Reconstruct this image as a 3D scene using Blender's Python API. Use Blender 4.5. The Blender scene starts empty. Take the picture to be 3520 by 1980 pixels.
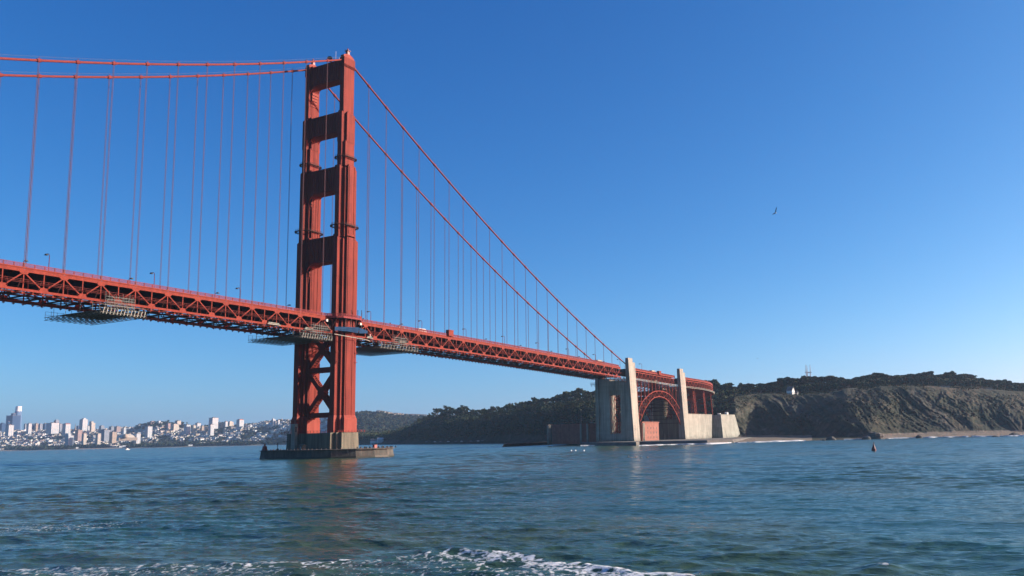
import bpy, math, random
import numpy as np
from math import sin, cos, pi, radians, atan2, sqrt
from mathutils import Vector, Matrix

scene = bpy.context.scene
col = scene.collection
random.seed(7)
RNG = np.random.default_rng(11)

# ------------------------------------------------------------------ camera
# world axes: +X runs south along the bridge, +Y east (away from the ocean), +Z up; origin under the tower
CAM = Vector((-353.89, -363.02, 8.468))
YAW, PIT, ROL, FPX = 1.0814, 0.1419, -0.0233, 2996.96
PPX, PPY = 1760 + 301.58, 990 + 79.14
Fv = Vector((sin(YAW)*cos(PIT), cos(YAW)*cos(PIT), sin(PIT)))
R0 = Vector((cos(YAW), -sin(YAW), 0)); U0 = R0.cross(Fv)
Rv = R0*cos(ROL) + U0*sin(ROL); Uv = -R0*sin(ROL) + U0*cos(ROL)
cd = bpy.data.cameras.new('camera'); cam = bpy.data.objects.new('camera', cd); col.objects.link(cam)
m = Matrix.Identity(4)
for i in range(3):
    m[i][0] = Rv[i]; m[i][1] = Uv[i]; m[i][2] = -Fv[i]; m[i][3] = CAM[i]
cam.matrix_world = m
cd.sensor_width = 36; cd.lens = FPX/3520*36
cd.shift_x = -301.58/3520; cd.shift_y = 79.14/3520
cd.clip_start = 1; cd.clip_end = 60000
scene.camera = cam

def ray(u, v):
    return (Fv + Rv*((u-PPX)/FPX) - Uv*((v-PPY)/FPX))
def atd(u, v, D):                      # point at depth D seen at survey position u, v
    return CAM + ray(u, v)*D
def onz(u, v, z=0.0):
    d = ray(u, v); return CAM + d*((z-CAM.z)/d.z)
def ony(u, v, y):
    d = ray(u, v); return CAM + d*((y-CAM.y)/d.y)
def place(u, D):                       # ground position (x, y) in the vertical plane of column u at depth D
    p = atd(u, 1500, D); return p.x, p.y
def zat(u, v, D): return atd(u, v, D).z

# ------------------------------------------------------------------ light
SUN = Vector((0.75, -1.0, 0.46)).normalized()
SUN_EL = math.asin(SUN.z)
SKY_STR = 0.15; EXPO = 1.0
SKY_RESP = [(1.90, .041), (1.20, .112), (.84, .229)]
w = bpy.data.worlds.new('World'); scene.world = w; w.use_nodes = True
nt = w.node_tree; nt.nodes.clear()
sky = nt.nodes.new('ShaderNodeTexSky'); sky.sky_type = 'NISHITA'; sky.sun_disc = False
sky.sun_elevation = SUN_EL; sky.sun_rotation = math.atan2(SUN.x, SUN.y)
sky.altitude = 0; sky.air_density = 0.7; sky.dust_density = 1.0; sky.ozone_density = 3.0
# photographic response of the clear sky: one power and one gain per channel
sp = nt.nodes.new('ShaderNodeSeparateColor'); cb_ = nt.nodes.new('ShaderNodeCombineColor'); nt.links.new(sky.outputs[0], sp.inputs[0])
for ci, (pw, gain) in enumerate(SKY_RESP):
    p_ = nt.nodes.new('ShaderNodeMath'); p_.operation = 'POWER'; p_.inputs[1].default_value = pw; nt.links.new(sp.outputs[ci], p_.inputs[0])
    g_ = nt.nodes.new('ShaderNodeMath'); g_.operation = 'MULTIPLY'; g_.inputs[1].default_value = gain/SKY_STR/2**EXPO; nt.links.new(p_.outputs[0], g_.inputs[0])
    nt.links.new(g_.outputs[0], cb_.inputs[ci])
bg = nt.nodes.new('ShaderNodeBackground'); bg.inputs[1].default_value = SKY_STR
wo = nt.nodes.new('ShaderNodeOutputWorld')
nt.links.new(cb_.outputs[0], bg.inputs[0]); nt.links.new(bg.outputs[0], wo.inputs[0])
sl = bpy.data.lights.new('sun', 'SUN'); sl.energy = 5.0; sl.angle = radians(0.5); sl.color = (1.0, 0.92, 0.80)
so = bpy.data.objects.new('sun', sl); col.objects.link(so)
so.rotation_euler = SUN.to_track_quat('Z', 'Y').to_euler()
so.location = (0, 0, 400)
vs = scene.view_settings
vs.view_transform = 'Standard'; vs.look = 'None'; vs.gamma = 1; vs.exposure = EXPO; vs.use_curve_mapping = False
scene.cycles.max_bounces = 6; scene.cycles.volume_bounces = 0
try: scene.cycles.volume_max_steps = 8
except Exception: pass

# ------------------------------------------------------------------ materials
MATS = {}
def mat(name, c1, c2=None, rough=0.7, scale=0.2, c3=None, metallic=0.0, spec=0.5, stretch=(1, 1, 1), bump=0.0, detail=5, lo=0.35, hi=0.65, plates=None, bump_scale=None, streak=0.0, tide=None):
    M = bpy.data.materials.new(name); M.use_nodes = True; MATS[name] = M
    n = M.node_tree.nodes; l = M.node_tree.links
    b = n['Principled BSDF']
    b.inputs['Roughness'].default_value = rough; b.inputs['Metallic'].default_value = metallic
    b.inputs['Specular IOR Level'].default_value = spec
    b.inputs['Base Color'].default_value = (*c1, 1)
    if c2 is None: return M
    g = n.new('ShaderNodeNewGeometry'); mp = n.new('ShaderNodeMapping'); mp.inputs['Scale'].default_value = stretch
    l.new(g.outputs['Position'], mp.inputs['Vector'])
    no = n.new('ShaderNodeTexNoise'); no.inputs['Scale'].default_value = scale; no.inputs['Detail'].default_value = detail
    l.new(mp.outputs[0], no.inputs['Vector'])
    r = n.new('ShaderNodeValToRGB'); r.color_ramp.elements[0].position = lo; r.color_ramp.elements[1].position = hi
    r.color_ramp.elements[0].color = (*c1, 1); r.color_ramp.elements[1].color = (*c2, 1)
    if c3 is not None:
        e = r.color_ramp.elements.new(min(0.98, hi+0.1)); e.color = (*c3, 1)
    l.new(no.outputs[0], r.inputs[0]); out = r.outputs[0]
    if plates:                                       # riveted plate seams / shuttering lines
        sx, sz, dark = plates
        sep = n.new('ShaderNodeSeparateXYZ'); l.new(g.outputs['Position'], sep.inputs[0])
        ad = n.new('ShaderNodeMath'); ad.operation = 'ADD'; l.new(sep.outputs[0], ad.inputs[0]); l.new(sep.outputs[1], ad.inputs[1])
        cb = n.new('ShaderNodeCombineXYZ'); l.new(ad.outputs[0], cb.inputs[0]); l.new(sep.outputs[2], cb.inputs[1])
        br = n.new('ShaderNodeTexBrick'); br.inputs['Scale'].default_value = 1; br.inputs['Brick Width'].default_value = sx
        br.inputs['Row Height'].default_value = sz; br.inputs['Mortar Size'].default_value = 0.09; br.inputs['Mortar Smooth'].default_value = 0.6
        br.inputs['Color1'].default_value = (1, 1, 1, 1); br.inputs['Color2'].default_value = (0.86, 0.86, 0.86, 1); br.inputs['Mortar'].default_value = (dark, dark, dark, 1)
        l.new(cb.outputs[0], br.inputs['Vector'])
        mx = n.new('ShaderNodeMix'); mx.data_type = 'RGBA'; mx.blend_type = 'MULTIPLY'; mx.inputs[0].default_value = 1
        l.new(out, mx.inputs[6]); l.new(br.outputs[0], mx.inputs[7]); out = mx.outputs[2]
    if streak:                                       # runs of dirt and faded paint down the faces
        m3 = n.new('ShaderNodeMapping'); m3.inputs['Scale'].default_value = (1, 1, .045); l.new(g.outputs['Position'], m3.inputs[0])
        n3 = n.new('ShaderNodeTexNoise'); n3.inputs['Scale'].default_value = .9; n3.inputs['Detail'].default_value = 6; l.new(m3.outputs[0], n3.inputs['Vector'])
        r3 = n.new('ShaderNodeValToRGB'); r3.color_ramp.elements[0].position = .36; r3.color_ramp.elements[1].position = .60
        k = 1-streak; r3.color_ramp.elements[0].color = (k, k, k, 1); r3.color_ramp.elements[1].color = (1, 1, 1, 1); l.new(n3.outputs[0], r3.inputs[0])
        mx = n.new('ShaderNodeMix'); mx.data_type = 'RGBA'; mx.blend_type = 'MULTIPLY'; mx.inputs[0].default_value = 1
        l.new(out, mx.inputs[6]); l.new(r3.outputs[0], mx.inputs[7]); out = mx.outputs[2]
    if tide:                                         # weed and damp up to a ragged tide line
        s4 = n.new('ShaderNodeSeparateXYZ'); l.new(g.outputs['Position'], s4.inputs[0])
        n4 = n.new('ShaderNodeTexNoise'); n4.inputs['Scale'].default_value = .25; n4.inputs['Detail'].default_value = 5; l.new(g.outputs['Position'], n4.inputs['Vector'])
        a4 = n.new('ShaderNodeMath'); a4.operation = 'MULTIPLY_ADD'; l.new(n4.outputs[0], a4.inputs[0]); a4.inputs[1].default_value = 9; l.new(s4.outputs[2], a4.inputs[2])
        r4 = n.new('ShaderNodeMapRange'); r4.inputs[1].default_value = tide+3; r4.inputs[2].default_value = tide+8; r4.inputs[3].default_value = .45; r4.inputs[4].default_value = 1.0; l.new(a4.outputs[0], r4.inputs[0])
        mx = n.new('ShaderNodeMix'); mx.data_type = 'RGBA'; mx.blend_type = 'MULTIPLY'; mx.inputs[0].default_value = 1
        l.new(out, mx.inputs[6]); l.new(r4.outputs[0], mx.inputs[7]); out = mx.outputs[2]
    l.new(out, b.inputs['Base Color'])
    if bump:
        n2 = n.new('ShaderNodeTexNoise'); n2.inputs['Scale'].default_value = bump_scale or scale*6; n2.inputs['Detail'].default_value = 4
        l.new(g.outputs['Position'], n2.inputs['Vector'])
        bp = n.new('ShaderNodeBump'); bp.inputs['Strength'].default_value = bump; bp.inputs['Distance'].default_value = 1.0
        l.new(n2.outputs[0], bp.inputs['Height']); l.new(bp.outputs[0], b.inputs['Normal'])
    return M

M_red = mat('orange_steel', (.195, .030, .018), (.150, .022, .014), .78, .35, (.22, .038, .023), stretch=(1, 1, .18), plates=(3.2, 5.2, .78), spec=.18, streak=.22)
M_red2 = mat('orange_steel_fresh', (.25, .055, .038), (.205, .04, .027), .78, .4, stretch=(1, 1, .2), spec=.18, streak=.12)
M_truss = mat('orange_truss', (.215, .034, .018), (.16, .024, .014), .78, .5, (.19, .033, .020), spec=.18, streak=.15)
M_cable = mat('orange_cable', (.19, .034, .027), (.155, .03, .026), .78, .6, spec=.18)
M_rope = mat('suspender_rope', (.11, .05, .058), (.095, .05, .058), .78, .6, spec=.18)
M_rail = mat('rail_paint', (.20, .034, .034), (.16, .03, .03), .78, .6, spec=.18)
M_dark = mat('dark_steel', (.05, .018, .014), (.03, .014, .012), .7, .4, spec=.18)  # near-black orange steel for framing, brackets and catwalks
M_road = mat('asphalt', (.05, .05, .05), (.04, .04, .04), .9, .5)
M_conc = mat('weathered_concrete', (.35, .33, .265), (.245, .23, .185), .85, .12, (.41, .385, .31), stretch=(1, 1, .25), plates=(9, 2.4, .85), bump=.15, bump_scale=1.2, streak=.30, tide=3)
M_concd = mat('stained_shaded_concrete', (.155, .14, .095), (.10, .092, .065), .9, .2, (.20, .18, .13), stretch=(1, 1, .2), bump=.2, bump_scale=1.5, streak=.35)  # stains on pier, hut and wharf; painted-in shade on the second pylon
M_fender = mat('fender_concrete', (.09, .085, .07), (.05, .048, .04), .9, .25, (.17, .16, .13), stretch=(1, 1, .5), bump=.2, bump_scale=1.2, streak=.3)
M_weed = mat('wet_weed', (.02, .022, .015), (.035, .035, .022), .6, .5)
M_brick = mat('fort_brick', (.30, .125, .085), (.24, .09, .06), .9, .3, (.34, .16, .115), plates=(4, 1.4, .85), streak=.25)
M_scaf = mat('scaffold_tube', (.095, .105, .092), (.06, .07, .064), .6, .8)
M_scafw = mat('pale_tube', (.28, .28, .23), (.19, .20, .17), .7, .8)
M_grey = mat('grey_metal', (.18, .2, .2), (.13, .14, .15), .6, .8)
M_black = mat('dark_metal', (.025, .025, .03), (.02, .02, .02), .6, .8)
M_white = mat('white_paint', (.55, .54, .50), (.42, .42, .38), .7, .8)
M_tarp = mat('blue_netting', (.012, .045, .095), (.01, .03, .07), .9, .3, spec=.1)
M_redp = mat('red_paint', (.20, .028, .024), (.15, .022, .02), .5, 1.0)
M_buoy = mat('buoy_red', (.10, .014, .016), (.06, .012, .014), .5, 1.5)
M_rock = mat('shore_rock', (.10, .095, .08), (.06, .056, .05), .9, .5, (.2, .19, .16), bump=.4, bump_scale=1)
M_sand = mat('sand', (.36, .30, .22), (.27, .225, .165), .95, .08)
M_foam = mat('surf_foam', (.50, .52, .52), (.25, .28, .29), .9, .6, spec=.1)
M_apron = mat('apron_stone', (.13, .12, .10), (.075, .07, .058), .95, .1, (.19, .175, .14), bump=.4, bump_scale=.8)
M_leafA = mat('leaf_cypress', (.017, .027, .013), (.034, .044, .020), .85, .035, (.055, .058, .028), spec=.1)
M_leafB = mat('leaf_gum', (.030, .044, .020), (.050, .060, .029), .8, .06, (.062, .062, .034), spec=.1)
M_bark = mat('bark', (.14, .11, .085), (.09, .07, .055), .9, .8)
M_scrub = mat('scrub_leaf', (.022, .028, .013), (.038, .04, .02), .9, .1, (.055, .048, .028), spec=.1)

# ------------------------------------------------------------------ mesh builder and tagging
class MB:
    def __init__(s): s.v = []; s.f = []
    def add(s, vs, fs):
        o = len(s.v); s.v += [tuple(p) for p in vs]; s.f += [tuple(i+o for i in q) for q in fs]; return s
    def box(s, x0, x1, y0, y1, z0, z1, tx=0, ty=0):          # tx, ty: how much the top shrinks on each side
        return s.add([(x0, y0, z0), (x1, y0, z0), (x1, y1, z0), (x0, y1, z0),
                      (x0+tx, y0+ty, z1), (x1-tx, y0+ty, z1), (x1-tx, y1-ty, z1), (x0+tx, y1-ty, z1)],
                     [(0, 3, 2, 1), (4, 5, 6, 7), (0, 1, 5, 4), (1, 2, 6, 5), (2, 3, 7, 6), (3, 0, 4, 7)])
    def bar(s, p, q, w, h=None, up=(0, 0, 1)):
        p = Vector(p); q = Vector(q); d = (q-p)
        if d.length < 1e-6: return s
        d.normalize(); h = h or w; up = Vector(up)
        if abs(d.dot(up)) > .98: up = Vector((1, 0, 0))
        a = d.cross(up).normalized()*w/2; b = a.cross(d).normalized()*h/2
        vs = [p-a-b, p+a-b, p+a+b, p-a+b, q-a-b, q+a-b, q+a+b, q-a+b]
        return s.add(vs, [(0, 3, 2, 1), (4, 5, 6, 7), (0, 1, 5, 4), (1, 2, 6, 5), (2, 3, 7, 6), (3, 0, 4, 7)])
    def tube(s, p, q, r, n=6, r2=None, caps=True):
        p = Vector(p); q = Vector(q); d = (q-p).normalized(); r2 = r if r2 is None else r2
        up = Vector((0, 0, 1)) if abs(d.z) < .95 else Vector((1, 0, 0))
        a = d.cross(up).normalized(); b = a.cross(d)
        vs = [p+(a*cos(2*pi*i/n)+b*sin(2*pi*i/n))*r for i in range(n)] + [q+(a*cos(2*pi*i/n)+b*sin(2*pi*i/n))*r2 for i in range(n)]
        fs = [(i, (i+1) % n, n+(i+1) % n, n+i) for i in range(n)]
        if caps: fs += [tuple(range(n-1, -1, -1)), tuple(range(n, 2*n))]
        return s.add(vs, fs)
    def prism(s, poly, z0, z1, shrink=0.0):                   # poly counter-clockwise (x, y); z0, z1 may be lists
        n = len(poly); cx = sum(p[0] for p in poly)/n; cy = sum(p[1] for p in poly)/n
        vs = [(x, y, z0) for x, y in poly] + [(cx+(x-cx)*(1-shrink), cy+(y-cy)*(1-shrink), z1) for x, y in poly]
        return s.add(vs, [tuple(range(n-1, -1, -1)), tuple(range(n, 2*n))] + [(i, (i+1) % n, n+(i+1) % n, n+i) for i in range(n)])
    def extr(s, pts, off):                                    # planar outline (3-D points) extruded by a vector
        n = len(pts); off = Vector(off); a = [Vector(p) for p in pts]
        return s.add(a+[p+off for p in a], [tuple(range(n-1, -1, -1)), tuple(range(n, 2*n))] + [(i, (i+1) % n, n+(i+1) % n, n+i) for i in range(n)])
    def lathe(s, prof, cx=0, cy=0, n=12):
        vs = []; fs = []
        for r, z in prof:
            vs += [(cx+r*cos(2*pi*i/n), cy+r*sin(2*pi*i/n), z) for i in range(n)]
        for k in range(len(prof)-1):
            fs += [(k*n+i, k*n+(i+1) % n, (k+1)*n+(i+1) % n, (k+1)*n+i) for i in range(n)]
        fs += [tuple(range(n-1, -1, -1)), tuple(range((len(prof)-1)*n, len(prof)*n))]
        return s.add(vs, fs)
    def build(s, name, material, parent=None, smooth=False, loc=None):
        me = bpy.data.meshes.new(name); me.from_pydata(s.v, [], s.f); me.materials.append(material); me.validate()
        if smooth: me.polygons.foreach_set('use_smooth', [True]*len(me.polygons))
        o = bpy.data.objects.new(name, me); col.objects.link(o)
        if parent:
            o.parent = parent
            if parent.get('abs_built'): o.location = -Vector(parent.location)   # its mesh is in scene coordinates
        if loc: o.location = loc
        return o

def npmesh(name, V, F, material, smooth=True, parent=None):
    me = bpy.data.meshes.new(name); V = np.asarray(V, dtype=np.float32); F = np.asarray(F, dtype=np.int32)
    me.vertices.add(len(V)); me.vertices.foreach_set('co', V.ravel())
    k = F.shape[1]; me.loops.add(F.size); me.loops.foreach_set('vertex_index', F.ravel())
    me.polygons.add(len(F)); me.polygons.foreach_set('loop_start', np.arange(0, F.size, k, dtype=np.int32))
    me.polygons.foreach_set('loop_total', np.full(len(F), k, dtype=np.int32))
    if smooth: me.polygons.foreach_set('use_smooth', np.ones(len(F), dtype=bool))
    me.materials.append(material); me.update(); me.validate()
    o = bpy.data.objects.new(name, me); col.objects.link(o)
    if parent: o.parent = parent
    return o
def gridfaces(nr, nc, off=0):
    i = np.arange(nr-1)[:, None]; j = np.arange(nc-1)[None, :]
    a = (i*nc+j).ravel()+off
    return np.stack([a, a+1, a+nc+1, a+nc], 1)
ABS = []
def empty(name, loc=(0, 0, 0), absb=False):
    o = bpy.data.objects.new(name, None); col.objects.link(o); o.location = loc
    if absb: o['abs_built'] = True; ABS.append(o)
    return o
def tag(o, label=None, cat=None, group=None, kind=None):
    if label: o['label'] = label
    if cat: o['category'] = cat
    if group: o['group'] = group
    if kind: o['kind'] = kind
    return o
def dup(root, loc=None, rz=None, scl=None):
    r = root.copy(); col.objects.link(r)
    if loc is not None: r.location = loc
    if rz is not None: r.rotation_euler = (0, 0, rz)
    if scl is not None: r.scale = (scl, scl, scl) if not hasattr(scl, '__len__') else scl
    for ch in list(root.children):
        c = ch.copy(); col.objects.link(c); c.parent = r
        for g in list(ch.children):
            d = g.copy(); col.objects.link(d); d.parent = c
    return r

# value noise (numpy) --------------------------------------------------------
_T = np.random.default_rng(5).random((256, 256))
def vnoise(x, y):
    xi = np.floor(x).astype(int); yi = np.floor(y).astype(int); fx = x-xi; fy = y-yi
    fx = fx*fx*(3-2*fx); fy = fy*fy*(3-2*fy)
    a = _T[xi & 255, yi & 255]; b = _T[(xi+1) & 255, yi & 255]; c = _T[xi & 255, (yi+1) & 255]; d = _T[(xi+1) & 255, (yi+1) & 255]
    return (a*(1-fx)+b*fx)*(1-fy)+(c*(1-fx)+d*fx)*fy
def fbm(x, y, o=5, g=.5):
    s = 0; a = 1; t = 0
    for k in range(o):
        s = s+a*vnoise(x*2**k+17*k, y*2**k+31*k); t += a; a *= g
    return s/t
def ridge(x, y, o=4, g=.5):
    s = 0; a = 1; t = 0
    for k in range(o):
        s = s+a*(1-np.abs(2*vnoise(x*2**k+11*k, y*2**k+7*k)-1)); t += a; a *= g
    return s/t

# ------------------------------------------------------------------ water
def make_water():
    n_fine, a0, a1 = 1400, radians(61.9-46), radians(61.9+46)
    rs = [30.0]
    while rs[-1] < 13000:
        r = rs[-1]; rs.append(r+(max(.26, r*.0026) if r < 1300 else r*r*2.0e-6))
    rs = np.array(rs); dr = np.gradient(rs)
    an = np.linspace(a0, a1, n_fine)
    Rr, A = np.meshgrid(rs, an, indexing='ij'); DR = np.repeat(dr[:, None], n_fine, 1)
    X = CAM.x+Rr*np.sin(A); Y = CAM.y+Rr*np.cos(A)
    fx, fy = sin(YAW), cos(YAW)
    H = np.zeros_like(X); DX = np.zeros_like(X); DY = np.zeros_like(X)
    rg = np.random.default_rng(3)
    # patches of calmer water
    calm = fbm(X*.012+5, Y*.012+9, 3)
    amp = .55+.9*np.clip((calm-.3)/.4, 0, 1)
    for k in range(120):
        L = .7*(24/.7)**(rg.random()); th = YAW+pi+rg.normal(0, .40)+.18
        if L > 14: th = YAW+pi+rg.normal(0, .25)+.2
        kk = 2*pi/L; am = .0054*L**.60*(.5+1.0*rg.random())
        nr = max(2, int((L/dr > 2.0).sum())); q_ = slice(0, nr); X_, Y_ = X[q_], Y[q_]
        att = np.clip((L/DR[q_]-2.0)/2.0, 0, 1)
        ph = kk*(X_*sin(th)+Y_*cos(th))+rg.random()*6.28
        a = am*att*(amp[q_] if L < 12 else 1)
        H[q_] += a*np.cos(ph); s = -a*.8*np.sin(ph); DX[q_] += s*sin(th); DY[q_] += s*cos(th)
    # wake edge: a ragged, slightly raised, foaming line crossing the near water
    edge_px = [(-500, 1960), (0, 1938), (450, 1948), (820, 1938), (1150, 1928), (1400, 1908), (1640, 1896), (1800, 1906), (2000, 1932), (2200, 1962), (2330, 1982), (2600, 2030), (3600, 2120)]
    rx, ry = cos(YAW), -sin(YAW)
    E_s = []; E_f = []
    for u, v in edge_px:
        p = onz(u, v); E_s.append((p.x-CAM.x)*rx+(p.y-CAM.y)*ry); E_f.append((p.x-CAM.x)*fx+(p.y-CAM.y)*fy)
    S = (X-CAM.x)*rx+(Y-CAM.y)*ry; Fd = (X-CAM.x)*fx+(Y-CAM.y)*fy
    o = np.argsort(E_s); ed = np.interp(S, np.array(E_s)[o], np.array(E_f)[o])
    ed = ed+2.2*(fbm(S*.16, S*.0+3, 3)-.5)
    d = ed-Fd                                             # metres inside the wake
    H += .20*np.exp(-((d-1.0)/1.1)**2)*(fbm(S*.3+40, d*.2, 2))*(S > -25)
    foam = np.clip(d/.9, 0, 1)*(.50+.5*np.exp(-np.clip(d, 0, None)/3.2))
    left = np.clip((S+14)/12, 0, 1); foam = foam*(.62+.38*left)
    cp = onz(180, 1812); sp_ = (cp.x-CAM.x)*rx+(cp.y-CAM.y)*ry; fp_ = (cp.x-CAM.x)*fx+(cp.y-CAM.y)*fy
    foam = np.maximum(foam, .46*np.exp(-(((S-sp_)/14)**2+((Fd-fp_)/7)**2)))      # foam added left of the wake for pale sky reflected in calm water
    ci = onz(3040, 1958); dc = np.hypot((X-ci.x)/1.8, (Y-ci.y)/.8); foam = np.maximum(foam, .62*np.exp(-dc**2))
    H += .3*np.exp(-(np.hypot((X-ci.x)/2.6, (Y-ci.y)/1.2))**2)
    V = np.stack([X+DX, Y+DY, H], -1).reshape(-1, 3)
    F = gridfaces(len(rs), n_fine)
    # the rest of the sheet, coarse
    base = len(V); r2 = np.array([0.5, 10, 20, 30, 80, 150, 400, 1200, 4000, 13000.]); an2 = np.linspace(a1, a0+2*pi, 60)
    R2, A2 = np.meshgrid(r2, an2, indexing='ij')
    V2 = np.stack([CAM.x+R2*np.sin(A2), CAM.y+R2*np.cos(A2), 0*R2-.02], -1).reshape(-1, 3); F2 = gridfaces(len(r2), 60, base)
    b3 = base+len(V2); r3 = np.array([.5, 10, 20, 30.]); an3 = np.linspace(a0, a1, 40)
    R3, A3 = np.meshgrid(r3, an3, indexing='ij')
    V3 = np.stack([CAM.x+R3*np.sin(A3), CAM.y+R3*np.cos(A3), 0*R3-.02], -1).reshape(-1, 3); F3 = gridfaces(4, 40, b3)
    M = bpy.data.materials.new('sea_water'); M.use_nodes = True; n = M.node_tree.nodes; l = M.node_tree.links
    b = n['Principled BSDF']; b.inputs['Roughness'].default_value = .16; b.inputs['IOR'].default_value = 1.333
    g = n.new('ShaderNodeNewGeometry')
    def noise(sc, det, st=(1, 1, 1), rot=0, ntype=None):
        m0 = n.new('ShaderNodeMapping'); m0.inputs['Rotation'].default_value = (0, 0, rot); l.new(g.outputs['Position'], m0.inputs[0])
        mp = n.new('ShaderNodeMapping'); mp.inputs['Scale'].default_value = st; l.new(m0.outputs[0], mp.inputs[0])
        t = n.new('ShaderNodeTexNoise'); t.inputs['Scale'].default_value = sc; t.inputs['Detail'].default_value = det
        if ntype: t.noise_type = ntype
        l.new(mp.outputs[0], t.inputs['Vector']); return t
    def mth(op, a, c=None, cl=False):
        q = n.new('ShaderNodeMath'); q.operation = op; q.use_clamp = cl
        for i, x in enumerate((a, c)):
            if x is None: continue
            if hasattr(x, 'is_linked') or hasattr(x, 'links'): l.new(x, q.inputs[i])
            else: q.inputs[i].default_value = x
        return q.outputs[0]
    # water body colour: silty green in the swells, bluer away from them
    cn = noise(.03, 3); cr = n.new('ShaderNodeValToRGB'); cr.color_ramp.elements[0].position = .38; cr.color_ramp.elements[1].position = .62
    cr.color_ramp.elements[0].color = (.023, .072, .056, 1); cr.color_ramp.elements[1].color = (.050, .076, .034, 1); l.new(cn.outputs[0], cr.inputs[0])
    at = n.new('ShaderNodeAttribute'); at.attribute_name = 'foam'
    f1 = noise(.9, 6, (1, 1, 1), 0); f2 = noise(2.6, 5)
    # lacy foam: bands where the distorted noise crosses its middle value
    lace = mth('SUBTRACT', 1.0, mth('MULTIPLY', mth('ABSOLUTE', mth('SUBTRACT', f1.outputs[0], .5)), 11.0))
    body = mth('MULTIPLY', mth('SUBTRACT', f2.outputs[0], .47), 5.0)
    tot = mth('ADD', mth('MULTIPLY', lace, .75), mth('MULTIPLY', body, .55))
    fm = mth('MULTIPLY', mth('SUBTRACT', mth('ADD', tot, mth('MULTIPLY', at.outputs['Fac'], 2.3)), 1.60), 1.5, True)
    fm = mth('MULTIPLY', fm, mth('GREATER_THAN', at.outputs['Fac'], .02))
    mx = n.new('ShaderNodeMix'); mx.data_type = 'RGBA'; l.new(fm, mx.inputs[0]); l.new(cr.outputs[0], mx.inputs[6]); mx.inputs[7].default_value = (.58, .61, .62, 1)
    l.new(mx.outputs[2], b.inputs['Base Color'])
    ro = n.new('ShaderNodeMix'); ro.data_type = 'FLOAT'; l.new(fm, ro.inputs[0]); ra = n.new('ShaderNodeAttribute'); ra.attribute_name = 'chop'; l.new(ra.outputs['Fac'], ro.inputs[2]); ro.inputs[3].default_value = .9
    l.new(ro.outputs[0], b.inputs['Roughness'])
    wind = noise(.018, 4, (1, 2.2, 1), YAW)
    cr_ = (.42, 1, 1); w0 = noise(7, 3, cr_, YAW+.2); w1 = noise(2.2, 6, cr_, YAW+.15); w2 = noise(.42, 4, cr_, YAW+.2); w3 = noise(.11, 4, cr_, YAW+.2)
    hsum = mth('ADD', mth('ADD', mth('ADD', mth('MULTIPLY', w0.outputs[0], .05), mth('MULTIPLY', w1.outputs[0], .22)), mth('MULTIPLY', w2.outputs[0], .38)), mth('MULTIPLY', w3.outputs[0], .8))
    hsum = mth('MULTIPLY', hsum, mth('ADD', .45, mth('MULTIPLY', wind.outputs[0], 1.1)))
    bp = n.new('ShaderNodeBump'); bp.inputs['Strength'].default_value = .75; bp.inputs['Distance'].default_value = 1.0
    l.new(hsum, bp.inputs['Height']); l.new(bp.outputs[0], b.inputs['Normal'])
    o = npmesh('water', np.vstack([V, V2, V3]), np.vstack([F[:, ::-1], F2[:, ::-1], F3[:, ::-1]]), M)
    a = o.data.attributes.new('foam', 'FLOAT', 'POINT'); fa = np.zeros(len(o.data.vertices), dtype=np.float32); fa[:base] = foam.ravel(); a.data.foreach_set('value', fa)
    ch = np.full(len(o.data.vertices), .3, dtype=np.float32); ch[:base] = np.clip(.10+.04*np.log(np.maximum(DR, .26)/.26), .10, .25).ravel()
    a = o.data.attributes.new('chop', 'FLOAT', 'POINT'); a.data.foreach_set('value', ch)      # ripples finer than the mesh
    tag(o, kind='structure')
make_water()

# ------------------------------------------------------------------ land
def colfun(tab):
    us = [t[0] for t in tab]
    return lambda u, k: np.interp(u, us, [t[k] for t in tab])
def horizon(u): return 1546-(u)*0.0234

def terrain(name, us, rowfun, nr_seg, material, rough):
    """rowfun(u) -> list of (D, z); consecutive rows are filled with nr_seg[i] steps, then roughened in world space"""
    cols = []
    for u in us:
        rows = rowfun(u); Ds = []; zs = []; ts = []
        for i in range(len(rows)-1):
            n = nr_seg[i]
            for k in range(n):
                t = k/n; s = t
                Ds.append(rows[i][0]*(1-s)+rows[i+1][0]*s); zs.append(rows[i][1]*(1-t)+rows[i+1][1]*t); ts.append(i+t)
        Ds.append(rows[-1][0]); zs.append(rows[-1][1]); ts.append(len(rows)-1)
        cols.append((Ds, zs, ts))
    D = np.array([c[0] for c in cols]).T; Z = np.array([c[1] for c in cols]).T; T = np.array([c[2] for c in cols]).T
    U = np.repeat(np.array(us)[None, :], D.shape[0], 0)
    rx = Rv; dxy = [Fv.x+Rv.x*((U-PPX)/FPX)-Uv.x*((1500-PPY)/FPX), Fv.y+Rv.y*((U-PPX)/FPX)-Uv.y*((1500-PPY)/FPX)]
    X = CAM.x+dxy[0]*D; Y = CAM.y+dxy[1]*D
    X, Y, Z = rough(X, Y, Z, T, U, D)
    V = np.stack([X, Y, Z], -1).reshape(-1, 3)
    o = npmesh(name, V, gridfaces(D.shape[0], D.shape[1])[:, ::-1], material, smooth=True)
    return tag(o, kind='structure'), (X, Y, Z, T, U)

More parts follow.
